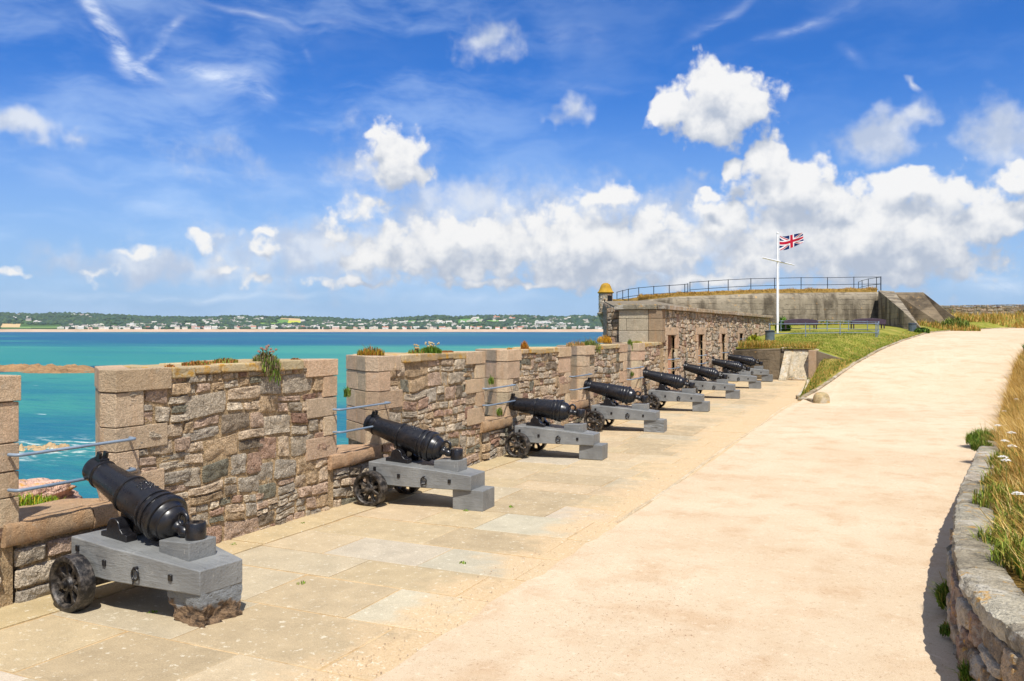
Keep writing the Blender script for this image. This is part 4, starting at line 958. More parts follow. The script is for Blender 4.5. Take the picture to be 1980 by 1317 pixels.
def house(u, f, w, h, kind, wi, ri, label, group, dz=0):
    k = (kind, wi, ri)
    if k not in HM:
        o = house_mesh(kind, WALLS[wi], ROOFS[ri]).build('house', M_VC, None, fix=True); HM[k] = o.data
    else: o = link(bpy.data.objects.new('house', HM[k]))
    o.location = hpos(u, f, dz); o.scale = (w/2, w*.32, h/1.4); o.rotation_euler = (0, 0, YAW+r.uniform(-.25, .25))
    return tag(o, label, 'house', group)
r = random.Random(23)
LAB = {'shore': ('small pale house in the continuous row along the far beach', 'houses along the far beach'),
       'slope': ('small pale house among trees on the far wooded slopes', 'houses among the trees on the far slopes'),
       'roof': ('small red-roofed house in the seafront row across the bay', 'red-roofed houses across the bay')}
u = 118
while u < 1165:                                      # the seafront row
    w = r.uniform(16, 34); red = r.random() < .22
    if not (600 < u < 612): 
        key = 'roof' if red else 'shore'
        house(u, r.uniform(.0, .03), w, r.uniform(9, 15), r.choice((0, 0, 1, 2)), r.choice((0, 0, 1, 2, 3)), r.choice((2, 4)) if red else r.choice((0, 1, 3)), *LAB[key])
    u += w*1650/4120*r.uniform(.85, 1.7)
for (u0, u1, f0, f1, cnt) in [(130, 300, .03, .16, 14), (250, 400, .05, .4, 14), (395, 470, .2, .75, 22), (460, 520, .3, .8, 10), (585, 680, .12, .6, 18), (680, 790, .2, .75, 34), (790, 900, .1, .5, 18), (900, 1000, .3, .95, 12), (990, 1110, .05, .3, 26), (1000, 1165, .3, .85, 18), (0, 330, .5, .95, 9), (470, 640, .03, .12, 14)]:
    for _ in range(cnt):
        u = r.uniform(u0, u1); f = r.uniform(f0, f1)
        house(u, f, r.uniform(16, 34), r.uniform(9, 14), r.choice((0, 0, 1, 2)), r.choice((0, 0, 1, 2, 4)), r.choice((0, 1, 3, 3)), *LAB['slope'])
for (u, f, w, h, kd, wi, ri, lab) in [(73, .32, 40, 14, 2, 0, 3, 'large white house standing alone in the woods at the far left'), (148, .03, 42, 13, 1, 0, 3, 'long white flat-roofed block, leftmost on the far seafront'),
        (165, .05, 36, 15, 0, 2, 0, 'cream block beside the leftmost white seafront block'), (184, .06, 40, 17, 1, 1, 3, 'tall pale block on the far seafront left of the nearest merlon'), (255, .14, 46, 17, 1, 0, 3, 'big white apartment block above the left of the far seafront'),
        (274, .16, 38, 15, 1, 2, 3, 'cream apartment block beside the big white one across the bay'), (465, .80, 40, 13, 2, 0, 3, 'white villa high on the hill left of the yellow field'), (960, .78, 34, 17, 2, 3, 2, 'large pink villa high on the far hill right of the green fields'),
        (990, .66, 34, 16, 2, 0, 2, 'white villa with red roof right of the large pink villa'), (1042, .40, 42, 14, 2, 0, 3, 'big white house above the row near the turret'), (1052, .30, 74, 17, 1, 0, 3, 'long white hotel above the far seafront left of the turret'),
        (1085, .24, 50, 14, 1, 0, 3, 'white flat-roofed block right of the long white hotel'), (1132, .5, 26, 14, 0, 2, 0, 'cream gabled house on the far slope just left of the turret'), (920, .80, 36, 12, 0, 0, 3, 'long white house above the green field across the bay')]:
    house(u, f, w, h, kd, wi, ri, lab, None)

# ================================================================ cannons
def cannon(name, label, loc, rz, tilt, drum_on_block, rotten, ax=0.):
    root = thing(name, label, 'cannon', loc, rz, 'cannons lined up along the parapet')
    # timber bed: parallel in front, tapering to the rear
    n = 14; L = [(x, (.35 if x < .42 else .35-.145*(x-.42)/.9)) for x in [-.10+1.42*i/n for i in range(n+1)]]
    V = []
    for x, w in L:
        zt = .555-.105*(x+.1)/1.42+(.012*math.sin((x+.1)*3)); zb = .27-.02*(x+.1)/1.42
        V += [(x, -w, zb), (x, w, zb), (x, w, zt), (x, -w, zt)]
    F = [(i*4+k, (i+1)*4+k, (i+1)*4+(k+1) % 4, i*4+(k+1) % 4) for i in range(n) for k in range(4)]+[(3, 2, 1, 0), tuple(n*4+k for k in range(4))]
    mesh('carriage_bed', V, F, M_GREY, root, None, 30, None, .010, 3, fix=True)
    # rear block
    if rotten == 'cracked':
        bm = bmesh.new(); bmesh.ops.create_cube(bm, size=1.); bmesh.ops.subdivide_edges(bm, edges=bm.edges[:], cuts=12, use_grid_fill=True)
        for v in bm.verts:
            q = Vector((1.26+v.co.x*.42, v.co.y*.37, .13+v.co.z*.262)); k = abs(mnoise.fractal(Vector((q.x*2.2, q.y*2.2, q.z*16)), 1., 2., 4))
            q += (v.co*.05)*(.35-1.5*max(0, .22-k)); q.z = max(q.z, 0.); v.co = q
        me = bpy.data.meshes.new('rear_block'); bm.to_mesh(me); bm.free(); me.materials.append(M_GREY); o = link(bpy.data.objects.new('rear_block', me), root); o['label'] = 'cracked and weathered grey timber block'
    elif rotten:
        bm = bmesh.new(); bmesh.ops.create_cube(bm, size=1.); bmesh.ops.subdivide_edges(bm, edges=bm.edges[:], cuts=14, use_grid_fill=True)
        for v in bm.verts:
            p = v.co.copy(); low = sstep(.35, -.35, p.z); s = 1-.20*sstep(.5, 0, abs(p.z+.02))*low
            q = Vector((1.13+p.x*.37*(1-.10*low)+.03*low, p.y*.40*(1-.08*low), .13+p.z*.28))
            q += Vector((.045, .035, .015))*(mnoise.fractal(Vector((q.x*6, q.y*6, q.z*6)), 1., 2., 6))*(.3+1.0*low)
            v.co = q
        me = bpy.data.meshes.new('rear_block'); bm.to_mesh(me); bm.free(); me.materials.append(M_ROT); o = link(bpy.data.objects.new('rear_block', me), root); o['label'] = 'rotten splintered timber block with paint left only at its top'
    else:
        mb = MB(); mb.box(1.05, 1.47, -.185, .185, .0, .262, (1, 1, 1), None, .006); mb.build('rear_block', M_GREY, root, None, .010, 3, use_col=False)
    mb = MB(); z0 = .452
    mb.prism([(.76, -.15), (1.10, -.13), (1.10, .13), (.76, .15)], z0, [.590, .605, .605, .590]); mb.build('stool_bed', M_GREY, root, None, .008, 2, use_col=False)
    # stepped cheek brackets under the barrel
    for sy in (-1, 1):
        P_ = [(.06, .50), (.40, .50), (.40, .585), (.345, .592), (.33, .61)]+[(.225+.085*math.cos(a), .625+.085*math.sin(a)) for a in [math.pi*k/10 for k in range(11)]]+[(.135, .60), (.09, .595), (.06, .585)]
        y0, y1 = (sy*.09, sy*.19) if sy > 0 else (sy*.19, sy*.09)
        V = [(x, y0, z) for x, z in P_]+[(x, y1, z) for x, z in P_]; m = len(P_)
        F = [tuple(range(m)), tuple(range(2*m-1, m-1, -1))]+[(i, m+i, m+(i+1) % m, (i+1) % m) for i in range(m)]
        mesh('cheek_bracket', V, F, M_IRON, root, None, 30, None, .006, 2, fix=True)
    mb = MB(); mb.tube([(.225, -.10, .625), (.225, .10, .625)], .05, 14); mb.box(.14, .31, -.06, .06, .55, .74); mb.build('barrel_lug', M_IRON, root, 35, use_col=False)
    # barrel: turned profile from the breech face (0) to the muzzle, then cascabel
    prof = [(0, -.17), (.07, -.165), (.11, -.145), (.135, -.115), (.142, -.095), (.152, -.09), (.156, -.07), (.160, -.045), (.166, -.03), (.186, -.026), (.199, -.012), (.201, .010), (.197, .030), (.182, .036), (.177, .05), (.178, .064), (.190, .068), (.193, .082), (.190, .098), (.178, .104), (.172, .118), (.173, .132),
            (.183, .136), (.185, .148), (.181, .160), (.172, .165), (.156, .44), (.152, .456), (.163, .461), (.165, .474), (.162, .488), (.149, .494), (.147, .51), (.119, .86), (.117, .872), (.127, .877), (.129, .889), (.126, .902), (.115, .908), (.112, .96), (.116, 1.0), (.112, 1.02), (.075, 1.022), (.062, 1.0), (.062, .6), (0, .6)]
    Mb = Matrix.Translation((.225, 0, .855)) @ Matrix.Rotation(-tilt, 4, 'Y') @ Matrix.Rotation(R(-90), 4, 'Y') @ Matrix.Translation((0, 0, -.45))
    # Mb maps the turned z axis to the gun's forward (-x, raised) direction
    Mb = Matrix.Translation((.225, 0, .862)) @ Matrix.Rotation(tilt, 4, 'Y') @ Matrix.Rotation(R(-90), 4, 'Y') @ Matrix.Translation((0, 0, -.44))
    mb = MB(); mb.lathe(prof, 56, Mb); bar = mb.build('barrel', M_IRON, root, 32, use_col=False)
    mb = MB(); mb.lathe([(0, -.30), (.030, -.295), (.045, -.27), (.05, -.24), (.042, -.21), (.045, -.18), (.07, -.155)], 20, Mb); mb.build('cascabel', M_IRON, bar, 40, use_col=False)
    mb = MB(); mb.tube([Mb @ Vector((.085+.052*math.cos(a)*1.0, 0, -.205+.052*math.sin(a))) for a in [2*math.pi*k/20 for k in range(20)]], .018, 10, closed=True); mb.build('breech_ring', M_IRON, bar, 60, use_col=False)
    mb = MB()                                        # twin prongs of the sight on the muzzle
    mb.box(.10, .135, -.045, .045, .90, .985, M=Mb)
    for s in (-1, 1): mb.box(.13, .185, s*.03-.013, s*.03+.013, .925, .975, M=Mb)
    mb.build('sight', M_IRON, bar, None, .006, 2, use_col=False)
    mb = MB(); rr_ = random.Random(4)                # worn relief of a cypher on the top of the barrel
    for k in range(26):
        a = rr_.uniform(-.5, .5); z = .24+rr_.uniform(0, .14); q = .166-.03*(z-.17)
        c = Vector((q*math.cos(a), q*math.sin(a), z)); d = rr_.uniform(.008, .02)
        mb.lathe([(d, -.006), (d*.7, .008), (0, .011)], 8, Mb @ Matrix.Translation(c) @ Matrix.Rotation(a, 4, 'Z') @ Matrix.Rotation(R(90), 4, 'Y'))
    mb.build('cypher', M_IRON, bar, 180, use_col=False)
    if drum_on_block: Md = Matrix.Translation((1.015, 0, .60))
    else:
        e = Mb @ Vector((0, 0, -.33)); Md = Matrix.Translation((e.x+.03, 0, e.z-.06)) @ Matrix.Rotation(tilt*.6, 4, 'Y')
    mb = MB(); mb.lathe([(0, 0), (.078, 0), (.080, .02), (.080, .125), (.074, .135), (.030, .135), (.026, .06), (0, .06)], 28, Md); mb.build('screw_boss', M_IRON, root, 35, use_col=False)
    # wheels on an axle
    mb = MB(); mb.tube([(ax, -.50, .225), (ax, .50, .225)], .035, 14); mb.box(ax-.06, ax+.06, -.36, .36, .17, .29); mb.build('axle', M_WHEEL, root, 35, use_col=False)
    for sy in (-1, 1):
        Mw = Matrix.Translation((ax, sy*.455, .225)) @ Matrix.Rotation(R(90)*(1 if sy < 0 else -1), 4, 'X') @ Matrix.Rotation(.3, 4, 'Z')
        mb = MB(); mb.lathe([(.178, -.066), (.215, -.066), (.225, -.058), (.226, .05), (.222, .062), (.208, .068), (.186, .066), (.176, .055), (.172, .04), (.170, -.04), (.178, -.066)], 48, Mw)
        wh = mb.build('wheel', M_WHEEL, root, 35, use_col=False)
        mb = MB()
        for k in range(8):
            a = 2*math.pi*k/8; V = []
            for rad, w in ((.045, .026), (.10, .017), (.14, .022), (.178, .042)):
                V += [(rad, -w, -.022), (rad, w, -.022), (rad, w, .022), (rad, -w, .022)]
            F = [(i*4+j, (i+1)*4+j, (i+1)*4+(j+1) % 4, i*4+(j+1) % 4) for i in range(3) for j in range(4)]
            mb.add(V, F, (1, 1, 1), Mw @ Matrix.Rotation(a, 4, 'Z'))
        mb.build('spokes', M_WHEEL, wh, 30, .004, 2, fix=True, use_col=False)
        mb = MB(); mb.lathe([(0, -.05), (.062, -.05), (.064, .03), (.052, .045), (.050, .06), (.030, .064), (.028, .085), (.018, .09), (0, .09)], 24, Mw); mb.build('hub', M_WHEEL, wh, 35, use_col=False)
    # side irons
    def wy(x): return .35 if x < .42 else .35-.145*(x-.42)/.9
    for sy in (-1, 1):
        for (x, z) in ((.0, .47), (.36, .40), (1.04, .36)):
            mb = MB(); y = sy*wy(x); mb.box(x-.020, x+.020, y-.014, y+.014, z-.024, z+.024); mb.build('bolt', M_IRON, root, None, .003, 1, use_col=False)
        mb = MB(); x = .71; y = sy*(wy(x)+.022); mb.tube([(x+.040*math.cos(a), y, .352+.046*math.sin(a)) for a in [2*math.pi*k/18 for k in range(18)]], .0085, 8, closed=True)
        mb.tube([(x, sy*wy(x)-.0*sy, .398), (x, y+sy*.012, .400)], .014, 10); mb.tube([(x-.02, y, .315), (x-.028, y, .27)], .006, 6); mb.build('ring_bolt', M_IRON, root, 50, use_col=False)
    return root
#     (x, y, ground, turn, tilt, label)
CAN = [(-6.12, 5.19, -.065, -6.5, 18.5, 'nearest black cannon, its grey carriage resting on a rotten splintered rear block'),
       (-6.28, 9.65, -.08, 1, 15.5, 'second cannon from the front, beside the second gap, its screw boss standing on the carriage'),
       (-6.28, 14.18, -.078, 3, 6., 'third cannon from the front, its barrel lying nearly level'),
       (-6.27, 18.2, -.04, 4, 12., 'fourth cannon from the front, with a cracked grey rear block'),
       (-6.29, 22.85, 0, 4, 13., 'fifth cannon from the front, before the corner where the casemate building begins'),
       (-6.31, 27.55, 0, 4, 14., 'sixth cannon from the front, between the first two casemate openings'),
       (-6.32, 31.95, .04, 4, 12.5, 'seventh cannon from the front, second from the far end of the terrace'),
       (-6.34, 35.1, .13, 4, 12., 'farthest cannon, in front of the dark wall that closes the terrace')]
for i, (x, y, z, rz, tl, lab) in enumerate(CAN):
    cannon('cannon', lab, (x, y, z+.006), R(rz), R(tl), i < 2, 'cracked' if i == 3 else i == 0, .09 if i == 0 else 0.)

# ================================================================ guard rails across the gaps
NAMES = ['nearest gap, in front of the leftmost sill', 'gap behind the second cannon', 'gap behind the third cannon', 'gap behind the fourth cannon', 'gap behind the fifth cannon']
def rail(y0, y1, zz, label, x=XW+.03):
    root = thing('guard_rail', label, 'guard rail', (x, (y0+y1)/2, zz[0]), 0, 'grey bars across the gun gaps')
    c = (y0+y1)/2
    for z in zz:
        a, b, dz = y0-c, y1-c, z-zz[0]; rd = .014
        pts = [(0, a, dz), (.075, a+.01, dz), (.098, a+.03, dz), (.105, a+.06, dz), (.105, b-.06, dz), (.098, b-.03, dz), (.075, b-.01, dz), (0, b, dz)]
        MB().tube(pts, rd, 10).build('bar', M_RAIL, root, 60, use_col=False)
for (y0, y1), nm in zip(GAPS, NAMES): rail(y0-.10, y1+.14, (1.19, .905), 'pair of grey steel bars across the '+nm)
for (y0, y1), nm in zip(OPEN, ('first casemate opening, nearest the corner', 'second casemate opening from the corner', 'third casemate opening, behind the farthest cannon', 'fourth casemate opening, half hidden by grass', 'last small casemate opening by the litter bin')):
    rail(y0-.02, y1+.10, (1.29, 1.01) if y0 < 32 else ((1.29, .95) if y0 < 36 else (1.78, 1.5)), 'pair of grey bars across the '+nm)

# ================================================================ bollard, bins, benches, flagpole, railings
mb = MB(); prof = [(.235, -.1), (.235, .10), (.232, .16), (.215, .22), (.18, .275), (.12, .315), (.05, .33), (0, .332)]
mb.lathe(prof, 40); o = mb.build('stone_bollard', M_GREYSTONE, None, 80, use_col=False)
o.location = (-2.33, 26.9, .01); tag(o, 'squat round-topped stone bollard standing on the gravel at the corner of the grass verge', 'bollard')
me = o.data; a = me.color_attributes.new('Col', 'FLOAT_COLOR', 'POINT'); a.data.foreach_set('color', np.tile(np.array([*srgb(178, 158, 118), 1.], np.float32), len(me.vertices)))
def bin_(loc, h, label, rad):
    root = thing('litter_bin', label, 'litter bin', loc)
    mb = MB()
    for k in range(16):
        a = 2*math.pi*k/16; mb.box(rad*.86, rad*.98, -rad*.165, rad*.165, .03, h*.86, M=Matrix.Rotation(a, 4, 'Z'))
    mb.lathe([(0, .02), (rad*.84, .02), (rad*.84, h*.84), (0, h*.84)], 24); mb.build('body', M_BIN, root, 30, use_col=False)
    mb = MB(); mb.lathe([(rad*.7, h*.86), (rad*1.06, h*.86), (rad*1.08, h*.93), (rad*.98, h*.97), (rad*.6, h*1.0), (rad*.55, h*.95), (0, h*.93)], 24); mb.build('lid', M_DARKRAIL, root, 35, use_col=False)
bin_((-5.72, 40.4, 1.66), .50, 'slatted grey litter bin at the far end of the casemate building', .21)
bin_((.25, 55.0, 2.02), .56, 'slatted grey litter bin by the foot of the bunker wing wall', .22)
def bench(u_loc, rz, label):
    root = thing('park_bench', label, 'bench', u_loc, rz, 'purple benches on the lawn')
    V = []; n = 16
    for i in range(n+1):
        t = i/n*2-1; zt = .58-.10*abs(t)**2.5; V += [(t*.95, -.02, .24), (t*.95, .03, .24), (t*.95, .05, zt), (t*.95, 0., zt)]
    F = [(i*4+k, (i+1)*4+k, (i+1)*4+(k+1) % 4, i*4+(k+1) % 4) for i in range(n) for k in range(4)]+[(0, 1, 2, 3), tuple(n*4+k for k in (3, 2, 1, 0))]
    mesh('backrest', V, F, M_PURPLE, root, None, 40, None, .01, 2, fix=True)
    mb = MB()
    for k in range(4): mb.box(-.95, .95, .06+k*.09, .13+k*.09, .25, .275)
    mb.build('seat', M_PURPLE, root, None, .004, 1, use_col=False)
    for s in (-1, 1):
        mb = MB(); mb.box(s*.85-.03, s*.85+.03, 0, .05, 0, .44); mb.box(s*.85-.03, s*.85+.03, .36, .41, 0, .36); mb.box(s*.85-.03, s*.85+.03, 0, .42, .36, .395); mb.build('leg', M_PURPLE, root, None, .005, 1, use_col=False)
bench((-5.35, 49.6, U(-5.35, 49.6)+.12), YAW, 'dark purple bench left of the other one, beside the flagpole')
bench((-1.95, 51.6, U(-1.95, 51.6)+.10), YAW, 'dark purple bench on the right, below the middle of the bunker')
fp = thing('flagpole', 'tall white flagpole with a crossing yard standing on the upper lawn', 'flagpole', (-6.23, 46.75, 2.0))
MB().tube([(0, 0, -.05), (0, 0, 2.6), (0, 0, 5.25)], [.062, .055, .042], 16).build('pole', M_WHITE, fp, 60, use_col=False)
MB().lathe([(0, 5.25), (.055, 5.25), (.06, 5.29), (.045, 5.33), (0, 5.34)], 16).build('truck', M_WHITE, fp, 40, use_col=False)
MB().tube([(-.39, -2.75, 3.80), (0, -.07, 3.80), (.47, 3.2, 3.80)], [.035, .05, .03], 12).build('yard', M_WHITE, fp, 60, use_col=False)
MB().tube([(.07, -.02, .6), (.10, 0, 5.2)], .006, 6).build('halyard', M_WHITE, fp, 60, use_col=False)
def union_flag():
    nu, nv2 = 120, 66; V = []; C = []; a = Vector((.09, .03, 5.13)); RX_ = RGT*.92+HEAD*.28
    W, Hh = 1.62, .74; red = srgb(186, 22, 52); blue = srgb(20, 46, 100); white = srgb(232, 230, 230)
    for j in range(nv2+1):
        for i in range(nu+1):
            u, v = i/nu, j/nv2
            wv = .09*math.sin(u*7.5+v*1.4)*u+.04*math.sin(u*15+2*v)
            p = a+RX_*(u*W*.96)+Vector((0, 0, -v*Hh*(1-.30*u*u)+.30*u*u*.9-.02*math.sin(u*8)))+HEAD*wv
            V.append(tuple(p))
            x, y = u*2-1, (v*2-1)*.5; col = blue        # 2:1 flag: x in -1..1, y in -.5..5
            d1 = (y-x*.5)/1.118; d2_ = (y+x*.5)/1.118
            if abs(d1) < .10 or abs(d2_) < .10: col = white
            sd = 1 if x > 0 else -1
            if 0 < d1*sd < .066 or 0 < -d2_*sd < .066: col = red
            if abs(x) < .167 or abs(y) < .167: col = white
            if abs(x) < .10 or abs(y) < .10: col = red
            C.append(col)
    n = nu+1; F = [(j*n+i, j*n+i+1, (j+1)*n+i+1, (j+1)*n+i) for j in range(nv2) for i in range(nu)]
    o = mesh('flag', V, F, M_LEAF, None, C, 180); o.location = (-6.23, 46.75, 2.0)
    return tag(o, 'red, white and blue flag with crosses flying from the top of the white pole', 'flag')
union_flag()
def railing(pts, h, label, mat, rails=(1., .45), rp=.022, rr=.017, base=None):
    """posts at pts (x, y, z of the ground) with level tubes between them"""
    root = thing('railing', label, 'railing', pts[0])
    o = Vector(pts[0])
    for p in pts:
        q = Vector(p)-o; mb = MB(); mb.tube([tuple(q+Vector((0, 0, -.1))), tuple(q+Vector((0, 0, h+.02)))], rp, 10)
        for k in rails: mb.lathe([(0, h*k-.045), (.032, h*k-.03), (.038, h*k), (.032, h*k+.03), (0, h*k+.045)], 10, Matrix.Translation(q))
        mb.build('post', mat, root, 40, use_col=False)
    for k in rails:
        for a, b in zip(pts, pts[1:]): MB().tube([tuple(Vector(a)-o+Vector((0, 0, h*k))), tuple(Vector(b)-o+Vector((0, 0, h*k)))], rr, 8).build('bar', mat, root, 60, use_col=False)
railing([(-1.92, 72.96, 5.30), (-3.8, 71.54, 5.25), (-5.62, 70.14, 5.18), (-7.42, 68.76, 5.15), (-9.19, 67.39, 5.08), (-10.75, 66.11, 5.01), (-12.21, 64.88, 4.90), (-13.34, 63.26, 4.75), (-14.35, 61.69, 4.60)], 1.02, 'dark iron railing along the top of the concrete bunker, right of the step', M_DARKRAIL, (1., .46), .03, .022)
railing([(-14.37, 61.12, 4.46), (-14.57, 61.03, 4.42), (-15.71, 61.05, 4.37), (-16.87, 61.07, 4.32), (-18.01, 61.09, 4.25), (-19.0, 61.73, 4.19), (-19.69, 62.52, 4.13), (-20.24, 62.81, 4.04)], 1.02, 'dark iron railing descending left from the bunker to the watch turret', M_DARKRAIL, (1., .46), .03, .022)
railing([(-1.90, 73.1, 5.30), (-2.28, 75.0, 5.36), (-3.01, 77.97, 5.44), (-3.63, 80.99, 5.48), (-4.02, 83.01, 5.45)], 1.02, 'short dark iron railing running back from the right end of the bunker top', M_DARKRAIL, (1., .46), .03, .022)
railing([(-5.95, 41.88, 1.59), (-4.45, 43.13, 1.61), (-2.98, 44.36, 1.63), (-1.42, 45.64, 1.63)], .86, 'front run of grey tubular railing on the lawn beside the flagpole', M_RAIL, (1., .47))
railing([(-1.36, 45.75, 1.65), (-1.34, 47.33, 1.77), (-1.99, 50.33, 1.82), (-2.95, 50.44, 1.85), (-4.04, 50.16, 1.87), (-4.92, 49.86, 1.87), (-6.4, 49.39, 1.87)], .80, 'rear run of grey tubular railing in front of the purple benches', M_RAIL, (1., .47))
# low concrete plinths by the pole
for (x0, x1, y, z0, z1, lab) in [(-6.5, -4.72, 45.9, 1.8, 2.0, 'low concrete plinth at the foot of the white flagpole'), (-4.3, -2.9, 44.6, 1.7, 1.845, 'low stone kerb inside the lawn railing, right of the flagpole')]:
    mb = MB(); mb.box(x0, x1, y, y+.5, z0, z1, (1, 1, 1), None, .01); tag(mb.build('plinth', M_CONC, None, None, .015, 2, use_col=False), lab, 'plinth')

# ================================================================ grass and plants
STRAW = [srgb(206, 168, 88), srgb(196, 156, 74), srgb(218, 184, 110), srgb(178, 136, 60), srgb(188, 150, 78), srgb(160, 126, 58)]
GREEN = [srgb(112, 136, 40), srgb(92, 120, 34), srgb(134, 150, 52), srgb(74, 104, 32)]
def blades(name, B, h, wid, pal, mat=M_STRAW, lean=.5, wind=(0., 0.), parent=None, kind=None, bend=.5):
    """B (N,3) roots, h (N,) heights -> curved tapering blades"""
    B = np.asarray(B, np.float32); N = len(B); h = np.asarray(h, np.float32)
    a = nr.uniform(0, 2*np.pi, N); l = nr.uniform(.1, lean, N)
    dx = np.cos(a)*l+wind[0]; dy = np.sin(a)*l+wind[1]; t = a+np.pi/2
    sx = np.cos(t)*wid*nr.uniform(.6, 1.3, N)*.5; sy = np.sin(t)*wid*nr.uniform(.6, 1.3, N)*.5
    V = np.zeros((N, 5, 3), np.float32)
    V[:, 0] = B+np.stack([-sx, -sy, -.03*np.ones(N)], 1); V[:, 1] = B+np.stack([sx, sy, -.03*np.ones(N)], 1)
    m = B+np.stack([dx*h*.38, dy*h*.38, h*.6], 1)
    V[:, 2] = m+np.stack([sx*.75, sy*.75, 0*h], 1); V[:, 3] = m-np.stack([sx*.75, sy*.75, 0*h], 1)
    V[:, 4] = B+np.stack([dx*h*(.6+bend), dy*h*(.6+bend), h*nr.uniform(.8, 1.05, N)], 1)
    i = (np.arange(N)*5)[:, None]; F = np.concatenate([i+[0, 1, 2], i+[0, 2, 3], i+[3, 2, 4]])
    pal = np.asarray(pal, np.float32); C = pal[nr.integers(0, len(pal), N)]*nr.uniform(.75, 1.15, (N, 1)).astype(np.float32)
    C = np.repeat(C[:, None], 5, 1); C[:, :2] *= .9
    return mesh(name, V.reshape(-1, 3), F, mat, parent, C.reshape(-1, 3), None, kind)
# the dry bank on the right
pts, hs, hue = [], [], []
r = random.Random(51)
while len(pts) < 80000:
    y = 4.9+34*r.random()**1.3 if r.random() < .88 else r.uniform(20, 60); d = .10+(1.7*r.random() if r.random() < .82 else 6*r.random())
    x = RX(y)+.30+d
    if y < 19 and x < RX(y)+.335: continue
    k = fb(x*.8, y*.8, 4.)
    pts.append((x, y, BK(x, y))); hs.append((.28+.26*k)*r.uniform(.5, 1.5)*(.6 if d < .25 and y < 15 else 1.)*(1.25 if y > 14 else 1.)); hue.append(k)
for _ in range(9000):
    y = r.uniform(4.7, 11); x = RX(y)+.34+r.random()**1.4*1.5
    if y < 6: x += (6-y)*.25
    pts.append((x, y, BK(x, y))); hs.append(r.uniform(.08, .30)); hue.append(fb(x*1.5, y*1.5, 8.)-.12)
pts = np.array(pts, np.float32); hs = np.clip(np.array(hs, np.float32), .07, .6); hue = np.array(hue)
g = (hue+nr.normal(0, .22, len(hue))) < -.22
tag(blades('dry_grass', pts[~g], hs[~g], .009, STRAW+[srgb(226, 200, 136), srgb(140, 104, 48)], M_STRAW, .8, (-.22, .14), None, 'stuff'), 'long dry golden grass covering the bank right of the path', 'grass')
tag(blades('green_grass', pts[g], hs[g]*.85, .012, GREEN, M_STRAW, .7, (-.05, .05), None, 'stuff'), 'greener grass in patches through the dry bank', 'grass')
def fringe(n, fn, h0, h1, pal, wid=.012, lean=.7):
    P_, H_ = [], []
    for _ in range(n):
        p, k = fn(r); P_.append(p); H_.append(r.uniform(h0, h1)*k)
    return P_, H_
def stuff(name, n, fn, h0, h1, pal, label, wid=.014, lean=.7):
    P_, H_ = fringe(n, fn, h0, h1, pal); return tag(blades(name, P_, H_, wid, pal, M_STRAW, lean, (0, 0), None, 'stuff'), label, 'grass')
MIX = STRAW[:4]+GREEN[:2]
def f_end(r):
    x = r.uniform(-6.5, -3.4); y = 36.7+r.random()**1.7*3.2; return (x, y, U(x, y)+.02), max(.25, 1-.25*(y-36.7))*(1.35 if x < -5.2 else .7)
stuff('dry_grass', 5200, f_end, .10, .30, MIX, 'straw-coloured grass above the dark terrace end wall', .016)
def f_mound(r):
    y = r.uniform(25.3, 46.5); x = max(-7.28-r.random()**1.5*2.6, -7.9-(y-24.9)*.352) if y < 47 else (-7.3-(y-47)*.35-r.random()*3); return (x, y, mound(x, y)-.02), .6+.8*abs(fb(x, y*.6))
stuff('dry_grass', 9000, f_mound, .06, .20, STRAW, 'dry straw grass growing on top of the casemate roof', .02)
def f_bunk(r):
    t = r.uniform(0, 5.2); i = int(t); a = Vector(BP[i]).lerp(Vector(BP[i+1]), t-i); n = Vector((-.4, .9, 0)).normalized(); q = a+n*r.uniform(.55, 1.9); return (q.x, q.y, a.z+.18), .5+1.2*abs(fb(t*3.))
stuff('dry_grass', 7000, f_bunk, .08, .28, STRAW[:5]+[srgb(150, 112, 50)], 'brown dry grass along the bunker top', .03)
def f_bbase(r):
    t = r.uniform(0, 3.6); i = int(t); a = Vector(BP[i]).lerp(Vector(BP[i+1]), t-i); q = a+Vector((.42, -.9, 0))*r.uniform(.1, 1.7); return (q.x, q.y, U(q.x, q.y)), .4+1.6*abs(fb(t*4.2, 3.))
stuff('rough_grass', 6000, f_bbase, .15, .5, GREEN+STRAW[:2], 'rough green grass and weeds along the foot of the bunker', .04)
def f_far(r):
    x = r.uniform(2.2, 30); y = 73+r.random()**1.4*11
    return (x, y+ (0 if x < 14 else -(x-14)*.34), U(x, y)+.0), .6+.8*abs(fb(x*.4, y*.3))
stuff('tall_dry_grass', 9000, f_far, .25, .75, STRAW+GREEN[:1], 'tall pale grass in front of the distant boundary wall', .05)
def f_edge(r):
    y = r.uniform(27.5, 70); x = LX(y)-.05-r.random()**2*.9
    if y < 36.6: x = max(x, LX0(y)+.1)
    z = U(x, y)+.03 if y > 36.6 else P(y)+.02; return (x, y, z), 1.
stuff('lawn_edge', 5000, f_edge, .03, .09, GREEN+STRAW[:2], 'uneven grass edge beside the path', .016)
def f_verge(r):
    y = r.uniform(28.6, 36.3); a, b = LX0(y)+.05, LX(y)-.1; x = r.uniform(a, b); return (x, y, G(y)+(P(y)+.05-G(y)+.08)*sstep(a-.07, a+.5, x)), 1.
stuff('verge_grass', 6000, f_verge, .03, .08, GREEN+STRAW[:3], 'short patchy grass on the triangular verge', .014)
def f_lawn(r):
    y = 36.9+r.random()**1.5*12; x = r.uniform(-5.6, LX(y)-.05); return (x, y, U(x, y)+.02), 1.
stuff('lawn_grass', 12000, f_lawn, .03, .08, [srgb(112, 136, 38), srgb(96, 120, 34), srgb(140, 148, 56), srgb(166, 152, 78)], 'short green grass of the upper lawn', .02)
